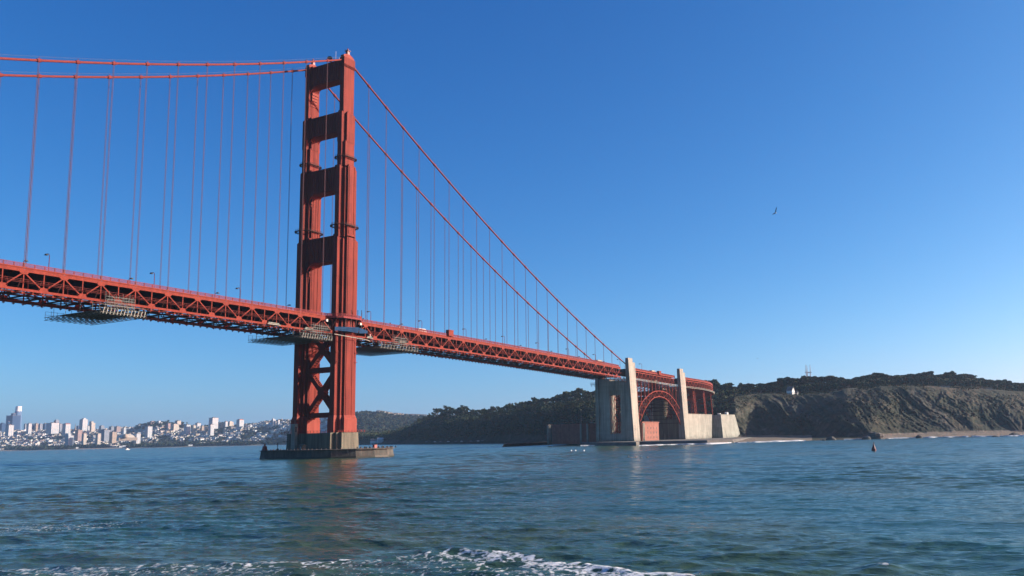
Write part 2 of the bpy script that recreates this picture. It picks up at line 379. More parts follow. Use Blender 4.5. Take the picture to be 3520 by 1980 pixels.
# cliff material: scrub on gentle ground, bare rock on steep faces, pale slide scars
def cliff_mat():
    M = bpy.data.materials.new('coastal_slope'); M.use_nodes = True; n = M.node_tree.nodes; l = M.node_tree.links
    b = n['Principled BSDF']; b.inputs['Roughness'].default_value = .95; b.inputs['Specular IOR Level'].default_value = .15
    g = n.new('ShaderNodeNewGeometry')
    def noise(sc, det=5, st=(1, 1, 1), rgh=.55):
        mp = n.new('ShaderNodeMapping'); mp.inputs['Scale'].default_value = st; l.new(g.outputs['Position'], mp.inputs[0])
        t = n.new('ShaderNodeTexNoise'); t.inputs['Scale'].default_value = sc; t.inputs['Detail'].default_value = det; t.inputs['Roughness'].default_value = rgh
        l.new(mp.outputs[0], t.inputs['Vector']); return t.outputs[0]
    def ramp(src, stops):
        r = n.new('ShaderNodeValToRGB'); e = r.color_ramp.elements
        e[0].position, e[0].color = stops[0][0], (*stops[0][1], 1); e[1].position, e[1].color = stops[-1][0], (*stops[-1][1], 1)
        for p, c in stops[1:-1]:
            q = e.new(p); q.color = (*c, 1)
        l.new(src, r.inputs[0]); return r.outputs[0]
    scrub = ramp(noise(.075, 8, (1, 1, 1), .66), [(.3, (.018, .022, .013)), (.44, (.034, .035, .020)), (.52, (.052, .047, .029)), (.60, (.070, .054, .037)), (.72, (.038, .036, .021))])
    big = n.new('ShaderNodeMix'); big.data_type = 'RGBA'; l.new(ramp(noise(.016, 5, (1, 1, 1.6), .6), [(.46, (0, 0, 0)), (.54, (1, 1, 1))]), big.inputs[0])
    l.new(scrub, big.inputs[6]); l.new(ramp(noise(.11, 7, (1, 1, 1), .65), [(.35, (.014, .020, .011)), (.5, (.026, .031, .017)), (.65, (.042, .040, .025))]), big.inputs[7]); scrub = big.outputs[2]
    rock = ramp(noise(.09, 7, (1, 1, .5), .65), [(.3, (.022, .023, .018)), (.48, (.050, .048, .036)), (.60, (.088, .082, .062)), (.75, (.17, .16, .125))])
    at = n.new('ShaderNodeAttribute'); at.attribute_name = 'rock'
    ad = n.new('ShaderNodeMath'); ad.operation = 'ADD'; l.new(at.outputs['Fac'], ad.inputs[0])
    nn = n.new('ShaderNodeMath'); nn.operation = 'MULTIPLY_ADD'; l.new(noise(.12, 5), nn.inputs[0]); nn.inputs[1].default_value = 2.2; nn.inputs[2].default_value = -1.1
    l.new(nn.outputs[0], ad.inputs[1]); ad.use_clamp = True
    mx = n.new('ShaderNodeMix'); mx.data_type = 'RGBA'; l.new(ad.outputs[0], mx.inputs[0]); l.new(scrub, mx.inputs[6]); l.new(rock, mx.inputs[7])
    at2 = n.new('ShaderNodeAttribute'); at2.attribute_name = 'sand'
    m2 = n.new('ShaderNodeMix'); m2.data_type = 'RGBA'; l.new(at2.outputs['Fac'], m2.inputs[0]); l.new(mx.outputs[2], m2.inputs[6])
    sand = ramp(noise(.06, 4), [(.35, (.15, .125, .09)), (.65, (.22, .18, .135))]); l.new(sand, m2.inputs[7])
    l.new(m2.outputs[2], b.inputs['Base Color'])
    bp = n.new('ShaderNodeBump'); bp.inputs['Strength'].default_value = .9; bp.inputs['Distance'].default_value = 2.2
    l.new(noise(.30, 8, (1, 1, 1), .65), bp.inputs['Height']); l.new(bp.outputs[0], b.inputs['Normal'])
    return M
M_cliff = cliff_mat()

#  u, shore D, foot D, foot z, cliff-top D, cliff-top v, ridge D, tree-top v, tree height
HT = [(2040, 1000, 1040, 3.5, 1160, 1425, 1420, 1345, 12),
      (2250, 990, 1030, 3.5, 1120, 1440, 1400, 1338, 14),
      (2370, 985, 1020, 3.5, 1090, 1430, 1330, 1335, 14),
      (2440, 980, 1015, 3.5, 1080, 1400, 1290, 1312, 17),
      (2490, 975, 1010, 3.5, 1090, 1372, 1270, 1322, 15),
      (2530, 700, 985, 3.2, 1080, 1362, 1260, 1325, 14),
      (2600, 705, 1000, 3.2, 1120, 1353, 1250, 1320, 14),
      (2660, 715, 985, 3.2, 1120, 1352, 1240, 1312, 15),
      (2760, 738, 950, 2.8, 1110, 1357, 1230, 1300, 16),
      (2860, 745, 850, 2.0, 1080, 1348, 1225, 1293, 16),
      (2920, 745, 800, 1.6, 1050, 1337, 1225, 1292, 15),
      (3000, 742, 770, 1.4, 1030, 1338, 1230, 1284, 15),
      (3040, 748, 800, 2.8, 1020, 1330, 1240, 1280, 15),
      (3100, 752, 815, 3.4, 1030, 1326, 1250, 1281, 14),
      (3200, 750, 815, 3.6, 1030, 1326, 1260, 1278, 14),
      (3300, 738, 815, 3.6, 1040, 1335, 1270, 1280, 14),
      (3400, 722, 810, 3.6, 1050, 1337, 1280, 1292, 14),
      (3520, 708, 800, 3.4, 1050, 1347, 1290, 1314, 14),
      (3700, 700, 790, 3.4, 1060, 1365, 1300, 1335, 14),
      (4000, 700, 790, 3.4, 1060, 1390, 1300, 1360, 14)]
hf = colfun(HT)
def head_rows(u):
    sD, fD, fz, cD, cv, rD, rv, th = [float(hf(u, k)) for k in range(1, 9)]
    zc = zat(u, cv, cD); zr = zat(u, rv, rD)-th
    return [(sD-14, -2.0), (sD+2, .3), (fD, fz), (cD, zc), (cD+70, zc+4 if zc+4 < zr-3 else zr-3), (rD, zr), (rD+260, zr-8), (rD+700, -5)]
def rough_head(X, Y, Z, T, U, D):
    face = np.where((T >= 2) & (T <= 3), np.sin(pi*np.clip(T-2, 0, 1))**.5, 0)
    plat = np.clip((T-3)/.4, 0, 1)
    zz = np.clip(Z, 0, 80); h = U*.34
    wx = (fbm(h*.02+7, zz*.03+2, 4)-.5)*38; wz = (fbm(h*.03+1, zz*.03+11, 4)-.5)*22       # bend the gullies
    s = h+zz*1.0+wx; q = zz+wz
    g0 = fbm(s*.012+5, q*.018+3, 3)                              # broad buttresses and bays
    g1 = ridge(s*.030+3, q*.014+1, 3); g2 = ridge(s*.085+9, q*.035, 4); g3 = ridge(s*.24+2, q*.13+4, 3); g4 = fbm(h*.55, zz*.45, 3)
    push = face*((g0-.5)*90+(g1-.6)*24+(g2-.6)*11+(g3-.6)*3.6+(g4-.5)*2.4)
    lift = face*((g2-.55)*4+(g3-.5)*2.2+(g4-.5)*1.6)
    dx = Fv.x+Rv.x*((U-PPX)/FPX); dy = Fv.y+Rv.y*((U-PPX)/FPX)
    X = X+dx*-push*.8; Y = Y+dy*-push*.8
    Z = Z+lift+plat*((fbm(X*.02, Y*.02, 4)-.5)*6+(fbm(X*.09, Y*.09, 3)-.5)*2)*(T < 6)+np.clip((T-1)/.6, 0, 1)*(T < 2.2)*(fbm(X*.1, Y*.1, 3)-.5)*.8
    return X, Y, Z
us = list(np.arange(2030, 2420, 10.0))+list(np.arange(2420, 3540, 3.0))+list(np.arange(3540, 4000, 12.0))
head, HG = terrain('headland', us, head_rows, [3, 10, 120, 14, 26, 6, 6], M_cliff, rough_head)
X, Y, Z, T, U = HG
slope = np.zeros_like(Z); face = ((T > 2) & (T < 3.02))
scar = np.zeros_like(Z)
zz = np.clip(Z, 0, 80)
for (u0, v0, u1, v1, wd) in [(2680, 1370, 2815, 1450, 14), (2700, 1380, 2760, 1400, 18), (3145, 1345, 3255, 1440, 17), (3440, 1400, 3500, 1450, 10), (3220, 1430, 3280, 1480, 8), (2620, 1480, 2680, 1500, 8), (2960, 1500, 2990, 1512, 10)]:
    # centre line of a slide scar, measured along the cliff
    P = np.stack([U.ravel(), np.zeros(U.size)], 1)
    vv = horizon(U)-(Z-CAM.z)/1000*FPX*1.03
    t = np.clip(((U-u0)*(u1-u0)+(vv-v0)*(v1-v0))/((u1-u0)**2+(v1-v0)**2), 0, 1)
    dd = np.hypot(U-(u0+(u1-u0)*t), vv-(v0+(v1-v0)*t)); scar = np.maximum(scar, np.exp(-(dd/wd)**2))
zx = np.gradient(Z, axis=0); px = np.hypot(np.gradient(X, axis=0), np.gradient(Y, axis=0))
steep = np.clip((np.abs(zx)/np.maximum(px, .2)-.45)*1.0, 0, 1)
lowband = np.clip(1-(Z-3)/14, 0, 1)
leftrock = np.clip((2760-U)/260, 0, 1)
rockv = np.where(face, np.clip(-.2+scar*1.2+.6*steep*(.35+leftrock)+.45*leftrock+.5*lowband, 0, 1), 0)
a = head.data.attributes.new('rock', 'FLOAT', 'POINT'); a.data.foreach_set('value', rockv.astype(np.float32).ravel())
sandv = np.where((T < 2.02) & (U > 2440) & ((U < 2790) | (U > 3025)), 1.0, 0)
sandv = np.where((T >= 3.02) & (T < 3.35), .5*np.clip(fbm(U*.02, T*4, 3)*3-1.4, 0, 1), sandv)
a = head.data.attributes.new('sand', 'FLOAT', 'POINT'); a.data.foreach_set('value', sandv.astype(np.float32).ravel())
HEAD = (X, Y, Z, T, U)

#  wooded hill behind the fort and the shore east of it
#  u, shore D, foot D, bench D, bench v, ridge D, tree-top v, tree height
WT = [(1180, 2300, 2320, 2420, 1500, 2700, 1482, 8),
      (1300, 1950, 1975, 2060, 1505, 2300, 1478, 9),
      (1400, 1750, 1775, 1850, 1500, 2050, 1462, 10),
      (1440, 1680, 1700, 1780, 1495, 1950, 1436, 12),
      (1480, 1630, 1650, 1730, 1485, 1880, 1420, 14),
      (1500, 1600, 1620, 1700, 1480, 1860, 1405, 16),
      (1560, 1540, 1560, 1640, 1462, 1800, 1401, 17),
      (1620, 1480, 1500, 1580, 1450, 1760, 1410, 14),
      (1680, 1430, 1450, 1520, 1440, 1700, 1407, 13),
      (1750, 1360, 1380, 1460, 1430, 1640, 1394, 14),
      (1830, 1290, 1310, 1400, 1421, 1580, 1374, 15),
      (1900, 1220, 1245, 1330, 1416, 1520, 1363, 15),
      (1940, 1180, 1205, 1290, 1410, 1490, 1350, 16),
      (1980, 1130, 1165, 1250, 1408, 1460, 1344, 16),
      (2050, 1000, 1040, 1190, 1405, 1440, 1344, 14),
      (2140, 995, 1035, 1180, 1405, 1440, 1350, 12)]
wf = colfun(WT)
def hill_rows(u):
    sD, fD, bD, bv, rD, rv, th = [float(wf(u, k)) for k in range(1, 8)]
    zb = zat(u, bv, bD); zr = zat(u, rv, rD)-th
    return [(sD-6, -2), (sD, 3.2), (fD, 3.6), (bD, zb), (bD+25, zb+1), (rD, zr), (rD+250, zr-12), (rD+700, -6)]
def rough_hill(X, Y, Z, T, U, D):
    f = ((T > 2) & (T < 5.5))
    n = fbm(X*.02, Y*.02, 5)-.5; n2 = ridge(X*.012, Y*.03, 3)-.5
    Z = Z+f*(n*9+n2*6)*np.minimum(1, np.abs(T-2))
    return X, Y, Z
us = list(np.arange(1150, 2140, 6.0))
hill, WG = terrain('wooded_hill', us, hill_rows, [2, 4, 30, 4, 24, 5, 5], M_cliff, rough_hill)

# city ground: shore, flats and hills
#  u, shore D, skyline D, skyline v
CT = [(-700, 5200, 6300, 1500), (-200, 5000, 6200, 1494), (0, 4700, 6000, 1489), (100, 4650, 5900, 1484), (200, 4600, 5900, 1480), (300, 4500, 5800, 1480), (400, 4450, 5700, 1476), (470, 4400, 5600, 1473),
      (530, 4350, 5500, 1461), (560, 4300, 5500, 1460), (620, 4300, 5500, 1464), (700, 4250, 5400, 1468), (800, 4200, 5300, 1465), (850, 4150, 5200, 1461), (900, 4100, 5200, 1455),
      (950, 4000, 5100, 1449), (1000, 3900, 5000, 1446), (1100, 3200, 4900, 1436), (1200, 2700, 4200, 1426), (1260, 2600, 4200, 1421), (1290, 2550, 4200, 1423), (1350, 2500, 4300, 1432), (1400, 2500, 4400, 1436), (1460, 2500, 4400, 1438), (1700, 2600, 4600, 1445), (2100, 2800, 4600, 1450)]
cf = colfun(CT)
def city_rows(u):
    sD, kD, kv = [float(cf(u, k)) for k in range(1, 4)]
    zk = zat(u, kv, kD)
    return [(sD-30, -2), (sD, .6), (sD+60, 3.5), (sD+(kD-sD)*.38, 8), (sD+(kD-sD)*.62, 8+(zk-8)*.38), (sD+(kD-sD)*.84, 8+(zk-8)*.78), (kD, zk), (kD+500, zk-30), (kD+2600, 5)]
def rough_city(X, Y, Z, T, U, D):
    f = np.clip((T-3)/1, 0, 1)*(T < 6.9)
    return X, Y, Z+f*(fbm(X*.004, Y*.004, 4)-.5)*22*np.where(T > 5.9, .25, 1)
def city_mat():
    M = mat('city_ground', (.045, .048, .038), (.17, .17, .16), .95, .03, (.28, .28, .26), detail=8)
    n = M.node_tree.nodes; l = M.node_tree.links; b = n['Principled BSDF']; src = b.inputs['Base Color'].links[0].from_socket
    at = n.new('ShaderNodeAttribute'); at.attribute_name = 'sand'; mx = n.new('ShaderNodeMix'); mx.data_type = 'RGBA'
    l.new(at.outputs['Fac'], mx.inputs[0]); l.new(src, mx.inputs[6]); mx.inputs[7].default_value = (.17, .15, .115, 1); l.new(mx.outputs[2], b.inputs['Base Color'])
    return M
us = list(np.arange(-700, 2100, 8.0))
cityg, CG = terrain('city_hills', us, city_rows, [2, 3, 8, 8, 8, 8, 6, 6], city_mat(), rough_city)
a = cityg.data.attributes.new('sand', 'FLOAT', 'POINT'); a.data.foreach_set('value', np.where((CG[3] < 2.02) & (CG[4] < 1180), 1, 0).astype(np.float32).ravel())

def sampler(G):
    Xg, Yg, Zg, Tg, Ug = G; uu = Ug[0]
    def f(u, t):                                               # ground point at column u, row parameter t
        j = int(np.clip(np.searchsorted(uu, u), 1, len(uu)-1)); T_ = Tg[:, j]
        return float(np.interp(t, T_, Xg[:, j])), float(np.interp(t, T_, Yg[:, j])), float(np.interp(t, T_, Zg[:, j]))
    return f
ghead, ghill, gcity = sampler(HEAD), sampler(WG), sampler(CG)

# stone apron and seawall the pylons and the fort stand on
def P2(u, v, z=0): p = onz(u, v, z); return (p.x, p.y)
apr = [P2(1868, 1527), P2(1960, 1530), P2(2060, 1532), P2(2188, 1533), P2(2200, 1530), P2(2330, 1528), P2(2440, 1526), P2(2530, 1523), (640, -40), (680, 60), (560, 160), (400, 150), (330, 110)]
n = len(apr)
s = MB()
cxa = sum(p[0] for p in apr)/n; cya = sum(p[1] for p in apr)/n
ins = [(x+(cxa-x)*.03, y+(cya-y)*.03) for x, y in apr]
s.add([(x, y, -2) for x, y in apr]+[(x, y, 2.9) for x, y in ins], [tuple(range(n, 2*n))]+[(i, (i+1) % n, n+(i+1) % n, n+i) for i in range(n)])
s.build('seawall_apron', M_apron)
tag(bpy.data.objects['seawall_apron'], kind='structure')

# ------------------------------------------------------------------ suspension bridge
def zd(x):                                   # deck edge level (foot of the railing)
    if x < 0: return 75.8-.0130*x-4.5e-6*x*x
    if x <= 343: return 75.8-.0112*x-2.95e-5*x*x
    if x <= 462: return 68.5-.026*(x-343)
    return 65.4-.013*(x-462)
YW, YE = -13.7, 13.7
PAN = 15.24
XN = -320.0
HN = [-PAN*k for k in range(1, 21)]          # hanger lines north of the tower
HS = [2.49+PAN*k for k in range(1, 22)]      # and south of it
def zc(x):                                   # main cable level
    if x <= 0:
        t = -x/1280; return 226.6-4*143.3*t*(1-t)
    return 226.2-.4425*x-4*9.7*(x/348)*(1-x/348)

bridge = tag(empty('suspension_bridge', (0, 0, 0)), 'tall orange suspension bridge with one tower standing in the water', 'bridge')

def leg_mesh(yc):
    b = MB()
    def R(hx, hy, z0, z1, ch=1.2, fl=None):
        b.box(-hx, hx, yc-hy, yc+hy, z0, z1-ch)
        b.add([(-hx, yc-hy, z1-ch), (hx, yc-hy, z1-ch), (hx, yc+hy, z1-ch), (-hx, yc+hy, z1-ch),
               (-hx+ch*.8, yc-hy+ch*.5, z1), (hx-ch*.8, yc-hy+ch*.5, z1), (hx-ch*.8, yc+hy-ch*.5, z1), (-hx+ch*.8, yc+hy-ch*.5, z1)],
              [(4, 5, 6, 7), (0, 1, 5, 4), (1, 2, 6, 5), (2, 3, 7, 6), (3, 0, 4, 7)])
    def at(xo, hx, hy, z0, z1, ch):
        n0 = len(b.v); R(hx, hy, z0, z1, ch)
        b.v[n0:] = [(x+xo, y, z) for x, y, z in b.v[n0:]]
    # prongs facing north and south
    at(1.0, 7.9, 1.75, 20, 122.3, 2.2); at(.6, 6.6, 1.55, 121, 163.2, 1.8); at(0, 5.0, 1.5, 162, 177.8, 1.4); at(0, 5.2, 1.6, 176, 194.7, 1.6); at(0, 4.0, 1.55, 193, 222.0, .01)
    # shoulders
    at(1.0, 5.0, 3.2, 20, 121.9, 2.2); at(.6, 4.1, 3.3, 121, 162.4, 1.8)
    # wide faces
    at(1.0, 3.25, 4.45, 20, 122.9, 1.2); at(.6, 2.85, 4.45, 121, 162.9, 1.2); at(0, 3.35, 3.0, 162, 177.2, 1.0); at(0, 2.45, 3.0, 176, 194.2, 1.4)
    # pilaster strips on the wide faces
    for sy in (-1, 1):
        for xx in (-2.2, 2.2):
            b.box(1+xx-.22, 1+xx+.22, yc+sy*4.5-.14, yc+sy*4.5+.14, 22, 121)
            b.box(.6+xx*.85-.2, .6+xx*.85+.2, yc+sy*4.5-.14, yc+sy*4.5+.14, 123, 161.5)
    return b
def flare_mesh(yc):
    b = MB()
    for hx, hy, k, ex, ey in ((7.9, 1.75, 0, .6, .5), (5.0, 3.2, .03, .9, .9), (3.25, 4.45, .06, 1.5, 1.7)):
        x1, y1 = hx+ex, hy+ey
        b.box(-x1, x1, yc-y1, yc+y1, 13.42, 20.6+k)
        x2, y2 = hx+.03, hy+.03
        b.add([(-x1, yc-y1, 20.6+k), (x1, yc-y1, 20.6+k), (x1, yc+y1, 20.6+k), (-x1, yc+y1, 20.6+k),
               (-x2, yc-y2, 22.6+k), (x2, yc-y2, 22.6+k), (x2, yc+y2, 22.6+k), (-x2, yc+y2, 22.6+k)],
              [(4, 5, 6, 7), (0, 1, 5, 4), (1, 2, 6, 5), (2, 3, 7, 6), (3, 0, 4, 7)])
    b.v = [(x+1.0, y, z) for x, y, z in b.v]
    return b
for yc in (YW, YE):
    leg = leg_mesh(yc).build('tower_leg', M_red, bridge)
    flare_mesh(yc).build('leg_base', M_red2, leg)
    # cornice with dentils and the saddle housing under the cable
    c = MB(); c.box(-4.25, 4.25, yc-1.8, yc+1.8, 222.2, 226.4)
    for i in range(9): c.box(-4.1+i*.98, -3.75+i*.98, yc-1.98, yc+1.98, 220.6, 222.19)
    for i in range(4): c.box(-4.43, 4.43, yc-1.5+i*.9, yc-1.15+i*.9, 220.6, 222.18)
    c.build('cornice', M_red, leg)
    sd = MB(); prof = [(-4.2, 226.42), (4.2, 226.42), (4.1, 227.2), (2.8, 228.3), (.9, 229.0), (-.9, 229.0), (-2.8, 228.5), (-4.1, 227.8)]
    sd.extr([(x, yc-1.25, z) for x, z in prof], (0, 2.5, 0)); sd.build('cable_saddle', M_red2, leg)
    be = MB(); be.box(-.9, .9, yc-.9, yc+.9, 229.02, 231.3, .2, .2); be.box(-1.3, 1.3, yc-1.3, yc+1.3, 231.32, 231.5)
    be.lathe([(.45, 231.52), (.5, 232.6), (.2, 233.1)], 0, yc, 8)
    for a in range(4):
        be.tube((1.2*cos(a*pi/2+.78), yc+1.2*sin(a*pi/2+.78), 231.5), (1.2*cos(a*pi/2+.78), yc+1.2*sin(a*pi/2+.78), 232.7), .09)
    be.build('beacon', M_redp, leg)
    # maintenance catwalks ringing the leg
    for z, hx, hy in ((167.0, 5.9, 4.2), (127.4, 7.6, 5.4)):
        r = MB()
        ring = [(-hx, -hy*.45), (-hx*.62, -hy), (hx*.62, -hy), (hx, -hy*.45), (hx, hy*.45), (hx*.62, hy), (-hx*.62, hy), (-hx, hy*.45)]
        ring = [(x, yc+y) for x, y in ring]
        for i in range(8):
            p, q = ring[i], ring[(i+1) % 8]
            r.bar((*p, z), (*q, z), 1.2, .22)
            for hz in (.6, 1.2): r.bar((*p, z+hz), (*q, z+hz), .09)
            L = sqrt((p[0]-q[0])**2+(p[1]-q[1])**2); k = max(1, int(L/1.1))
            for j in range(k):
                t = j/k; xx = p[0]+(q[0]-p[0])*t; yy = p[1]+(q[1]-p[1])*t
                r.bar((xx, yy, z-.7), (xx, yy, z+1.25), .11)
        r.build('catwalk', M_dark, leg)
# portal struts above the deck
def strut(z0, z1, hs, y0, hc, fl=7):
    b = MB(); t = z1-z0
    # closed box with haunched lower corners and small raised ends
    out = [(-y0, z1+.9), (-y0, z0-hc*1.5), (-y0+hc*.35, z0-hc*.9), (-y0+hc*.8, z0-hc*.35), (-y0+hc*1.5, z0), (y0-hc*1.5, z0), (y0-hc*.8, z0-hc*.35), (y0-hc*.35, z0-hc*.9), (y0, z0-hc*1.5), (y0, z1+.9), (y0-1.3, z1+.9), (y0-1.6, z1), (-y0+1.6, z1), (-y0+1.3, z1+.9)]
    b.extr([(-hs, y, z) for y, z in out], (2*hs, 0, 0))
    for sx in (-1, 1):                                        # fluted face
        n = 11
        for i in range(n):
            y = -y0+2.2+(2*y0-4.4)*i/(n-1)
            b.box(sx*(hs+.16)-.17, sx*(hs+.16)+.17, y-.28, y+.28, z0+1.2, z1-1.2)
        b.box(sx*(hs+.2)-.22, sx*(hs+.2)+.22, -y0+1.2, y0-1.2, z1-1.05, z1-.2)
        b.box(sx*(hs+.2)-.22, sx*(hs+.2)+.22, -y0+2.6, y0-2.6, z0+.2, z0+1.0)
    o = b.build('portal_strut', M_red, bridge)
    for sy in (-1, 1):                                        # stepped corbels down the inner leg faces
        c = MB()
        for k in range(5):
            zt = z0-hc*1.5-k*1.7-.1; e = 1.15-k*.2
            ya, yb = sorted((sy*(y0+.4), sy*(y0-e)))
            c.box(-hs*.78, hs*.78, ya, yb, zt-1.45, zt)
        c.build('corbel', M_red2, o)
    return o
s1 = strut(213.9, 225.9, 2.9, 12.15, 1.9); strut(182.6, 194.5, 3.2, 11.9, 2.1); strut(148.5, 162.4, 3.5, 10.5, 2.3); strut(108.1, 122.5, 3.8, 10.6, 2.4)
# bracing below the deck
def brace(p, q, w, name='cross_brace', hx=1.6):
    b = MB(); p = Vector(p); q = Vector(q)
    for sx in (-1, 1):
        o = Vector((sx*(hx-.35), 0, 0)); b.bar(p+o, q+o, w, .7, up=(1, 0, 0))
    L = (q-p).length; n = max(2, int(L/1.6)); d = (q-p).normalized(); a = d.cross(Vector((1, 0, 0)))*(w/2-.2)
    for i in range(n):
        t0 = p+(q-p)*(i/n); t1 = p+(q-p)*((i+1)/n)
        for sg in (-1, 1):
            s_ = sg if i % 2 else -sg
            b.bar(t0+a*sg-Vector((s_*(hx-.7), 0, 0)), t1+a*sg+Vector((s_*(hx-.7), 0, 0)), .3, .25)
            b.bar(t0+a*sg-Vector((hx-.7, 0, 0)), t0+a*sg+Vector((hx-.7, 0, 0)), .3, .25)
    return b.build(name, M_red, bridge)
yi = 9.2
for z0, z1 in ((24.4, 46.5), (49.3, 70.0)):
    zm = (z0+z1)/2
    for sg in (1, -1):
        brace((0, -sg*yi, z0+.6), (0, -sg*.3, zm-.5), 2.6); brace((0, sg*.3, zm+.5), (0, sg*yi, z1-.6), 2.6)
    g = MB(); g.extr([(-1.75, y, z) for y, z in ((-2.6, zm), (-1, zm-3), (1, zm-3), (2.6, zm), (1, zm+3), (-1, zm+3))], (3.5, 0, 0)); g.build('brace_gusset', M_red, bridge)
for z0, z1 in ((46.5, 49.3), (21.8, 24.4), (70.2, 72.6)):
    b = MB(); b.box(-1.9, 1.9, -yi-.2, yi+.2, z0, z1)
    b.extr([(-1.8, -yi, z0+.05), (-1.8, -yi+2.4, z0+.05), (-1.8, -yi, z0-3)][::-1], (3.6, 0, 0)); b.extr([(-1.8, yi, z0+.05), (-1.8, yi-2.4, z0+.05), (-1.8, yi, z0-3)], (3.6, 0, 0))
    b.build('horizontal_strut', M_red, bridge)
# main cables with bands
for yc in (YW, YE):
    b = MB(); xs = [XN+i*8 for i in range(int(-XN/8)+1)]; xs[-1] = -2.0
    for i in range(len(xs)-1): b.tube((xs[i], yc, zc(xs[i])), (xs[i+1], yc, zc(xs[i+1])), .52, 8, caps=False)
    xe = 349 if yc < 0 else 345
    xs = [2.0+i*(xe-2)/44 for i in range(45)]
    for i in range(44): b.tube((xs[i], yc, zc(xs[i])), (xs[i+1], yc, zc(xs[i+1])), .50, 8, caps=False)
    b.tube((-2.2, yc, zc(-2)), (0, yc, 228.4), .6, 8); b.tube((0, yc, 228.4), (2.2, yc, zc(2)), .6, 8)
    cab = b.build('main_cable', M_cable, bridge, smooth=True)
    for hx in HN[:17]+HS[:21]:
        c = MB(); d = Vector((1, 0, (zc(hx+1)-zc(hx-1))/2)).normalized(); p = Vector((hx, yc, zc(hx)))
        c.tube(p-d*.8, p+d*.8, .78, 8); c.bar(p+Vector((0, 0, .3)), p+Vector((0, 0, 1.5)), .14)
        c.build('cable_band', M_cable, cab)
    h = MB()                                                   # hand ropes above the cable
    for sy in (-.55, .55):
        pts = [XN+i*20 for i in range(17)]; pts = [x for x in pts if x < -4]+[-3]
        for i in range(len(pts)-1): h.tube((pts[i], yc+sy, zc(pts[i])+1.6), (pts[i+1], yc+sy, zc(pts[i+1])+1.6), .035, 3, caps=False)
        pts = [3+i*18 for i in range(20)]
        for i in range(len(pts)-1): h.tube((pts[i], yc+sy, zc(pts[i])+1.5), (pts[i+1], yc+sy, zc(pts[i+1])+1.5), .035, 3, caps=False)
    h.build('hand_rope', M_grey, cab)
# suspenders (rope pairs)
for yc in (YW, YE):
    for hx in HN[:17]+HS:
        zt = zc(hx); zb = zd(hx)-1.2
        if zt-zb < 3.2: continue
        b = MB()
        for dx in (-.21, .21): b.tube((hx+dx, yc, zb), (hx+dx, yc, zt), .085, 5, caps=False)
        b.box(hx-.34, hx+.34, yc-.3, yc+.3, zb, zb+2.6)
        b.build('suspender', M_rope, bridge)

# stiffening trusses
NOD = sorted([-PAN*k for k in range(0, 22)]+HS+[2.49+PAN*22, 345.5]); NOD = [x for x in NOD if not (abs(x) < 1)]
XNODES = [-PAN*k for k in range(21, 0, -1)]+[0.0]+[2.49+PAN*k for k in range(1, 22)]+[338.0]
def hchord(b, x0, x1, y, dz, w, h, step=PAN/2):
    n = max(1, int(round((x1-x0)/step)))
    for i in range(n):
        a = x0+(x1-x0)*i/n; c = x0+(x1-x0)*(i+1)/n
        b.bar((a, y, zd(a)+dz), (c, y, zd(c)+dz), w, h)
X0, X1 = XNODES[0], XNODES[-1]
for yc in (YW, YE):
    b = MB(); hchord(b, X0, X1, yc, -1.55, .7, 1.0)
    tc = b.build('top_chord', M_truss, bridge)
    b = MB(); hchord(b, X0, X1, yc, -9.0, .7, .95)
    bc = b.build('bottom_chord', M_truss, bridge)
    web = MB()
    for i in range(len(XNODES)-1):
        a, c = XNODES[i], XNODES[i+1]; m_ = (a+c)/2
        skip = abs(a) < 1 or abs(c) < 1
        s_ = -1 if yc < 0 else 1
        g1 = MB(); g2 = MB(); g1.extr([(a+dx, yc-.4, zd(a)+dz) for dx, dz in ((-1.7, -1.2), (1.7, -1.2), (1.7, -2.3), (1.0, -3.0), (-1.0, -3.0), (-1.7, -2.3))][::-1], (0, .8, 0))
        g2.extr([(m_+dx, yc-.4, zd(m_)+dz) for dx, dz in ((-1.7, -9.4), (1.7, -9.4), (1.7, -8.4), (.9, -7.3), (-.9, -7.3), (-1.7, -8.4))], (0, .8, 0))
        g1.build('gusset_plate', M_truss, tc); g2.build('gusset_plate', M_truss, bc)
        web.bar((a, yc, zd(a)-2.2), (m_, yc, zd(m_)-8.6), .46, .5, up=(0, 1, 0)); web.bar((m_, yc, zd(m_)-8.6), (c, yc, zd(c)-2.2), .46, .5, up=(0, 1, 0))
        web.bar((a, yc, zd(a)-2), (a, yc, zd(a)-8.7), .40, .4); web.bar((m_, yc, zd(m_)-2), (m_, yc, zd(m_)-8.7), .40, .4)
    web.build('web_member', M_truss, tc)
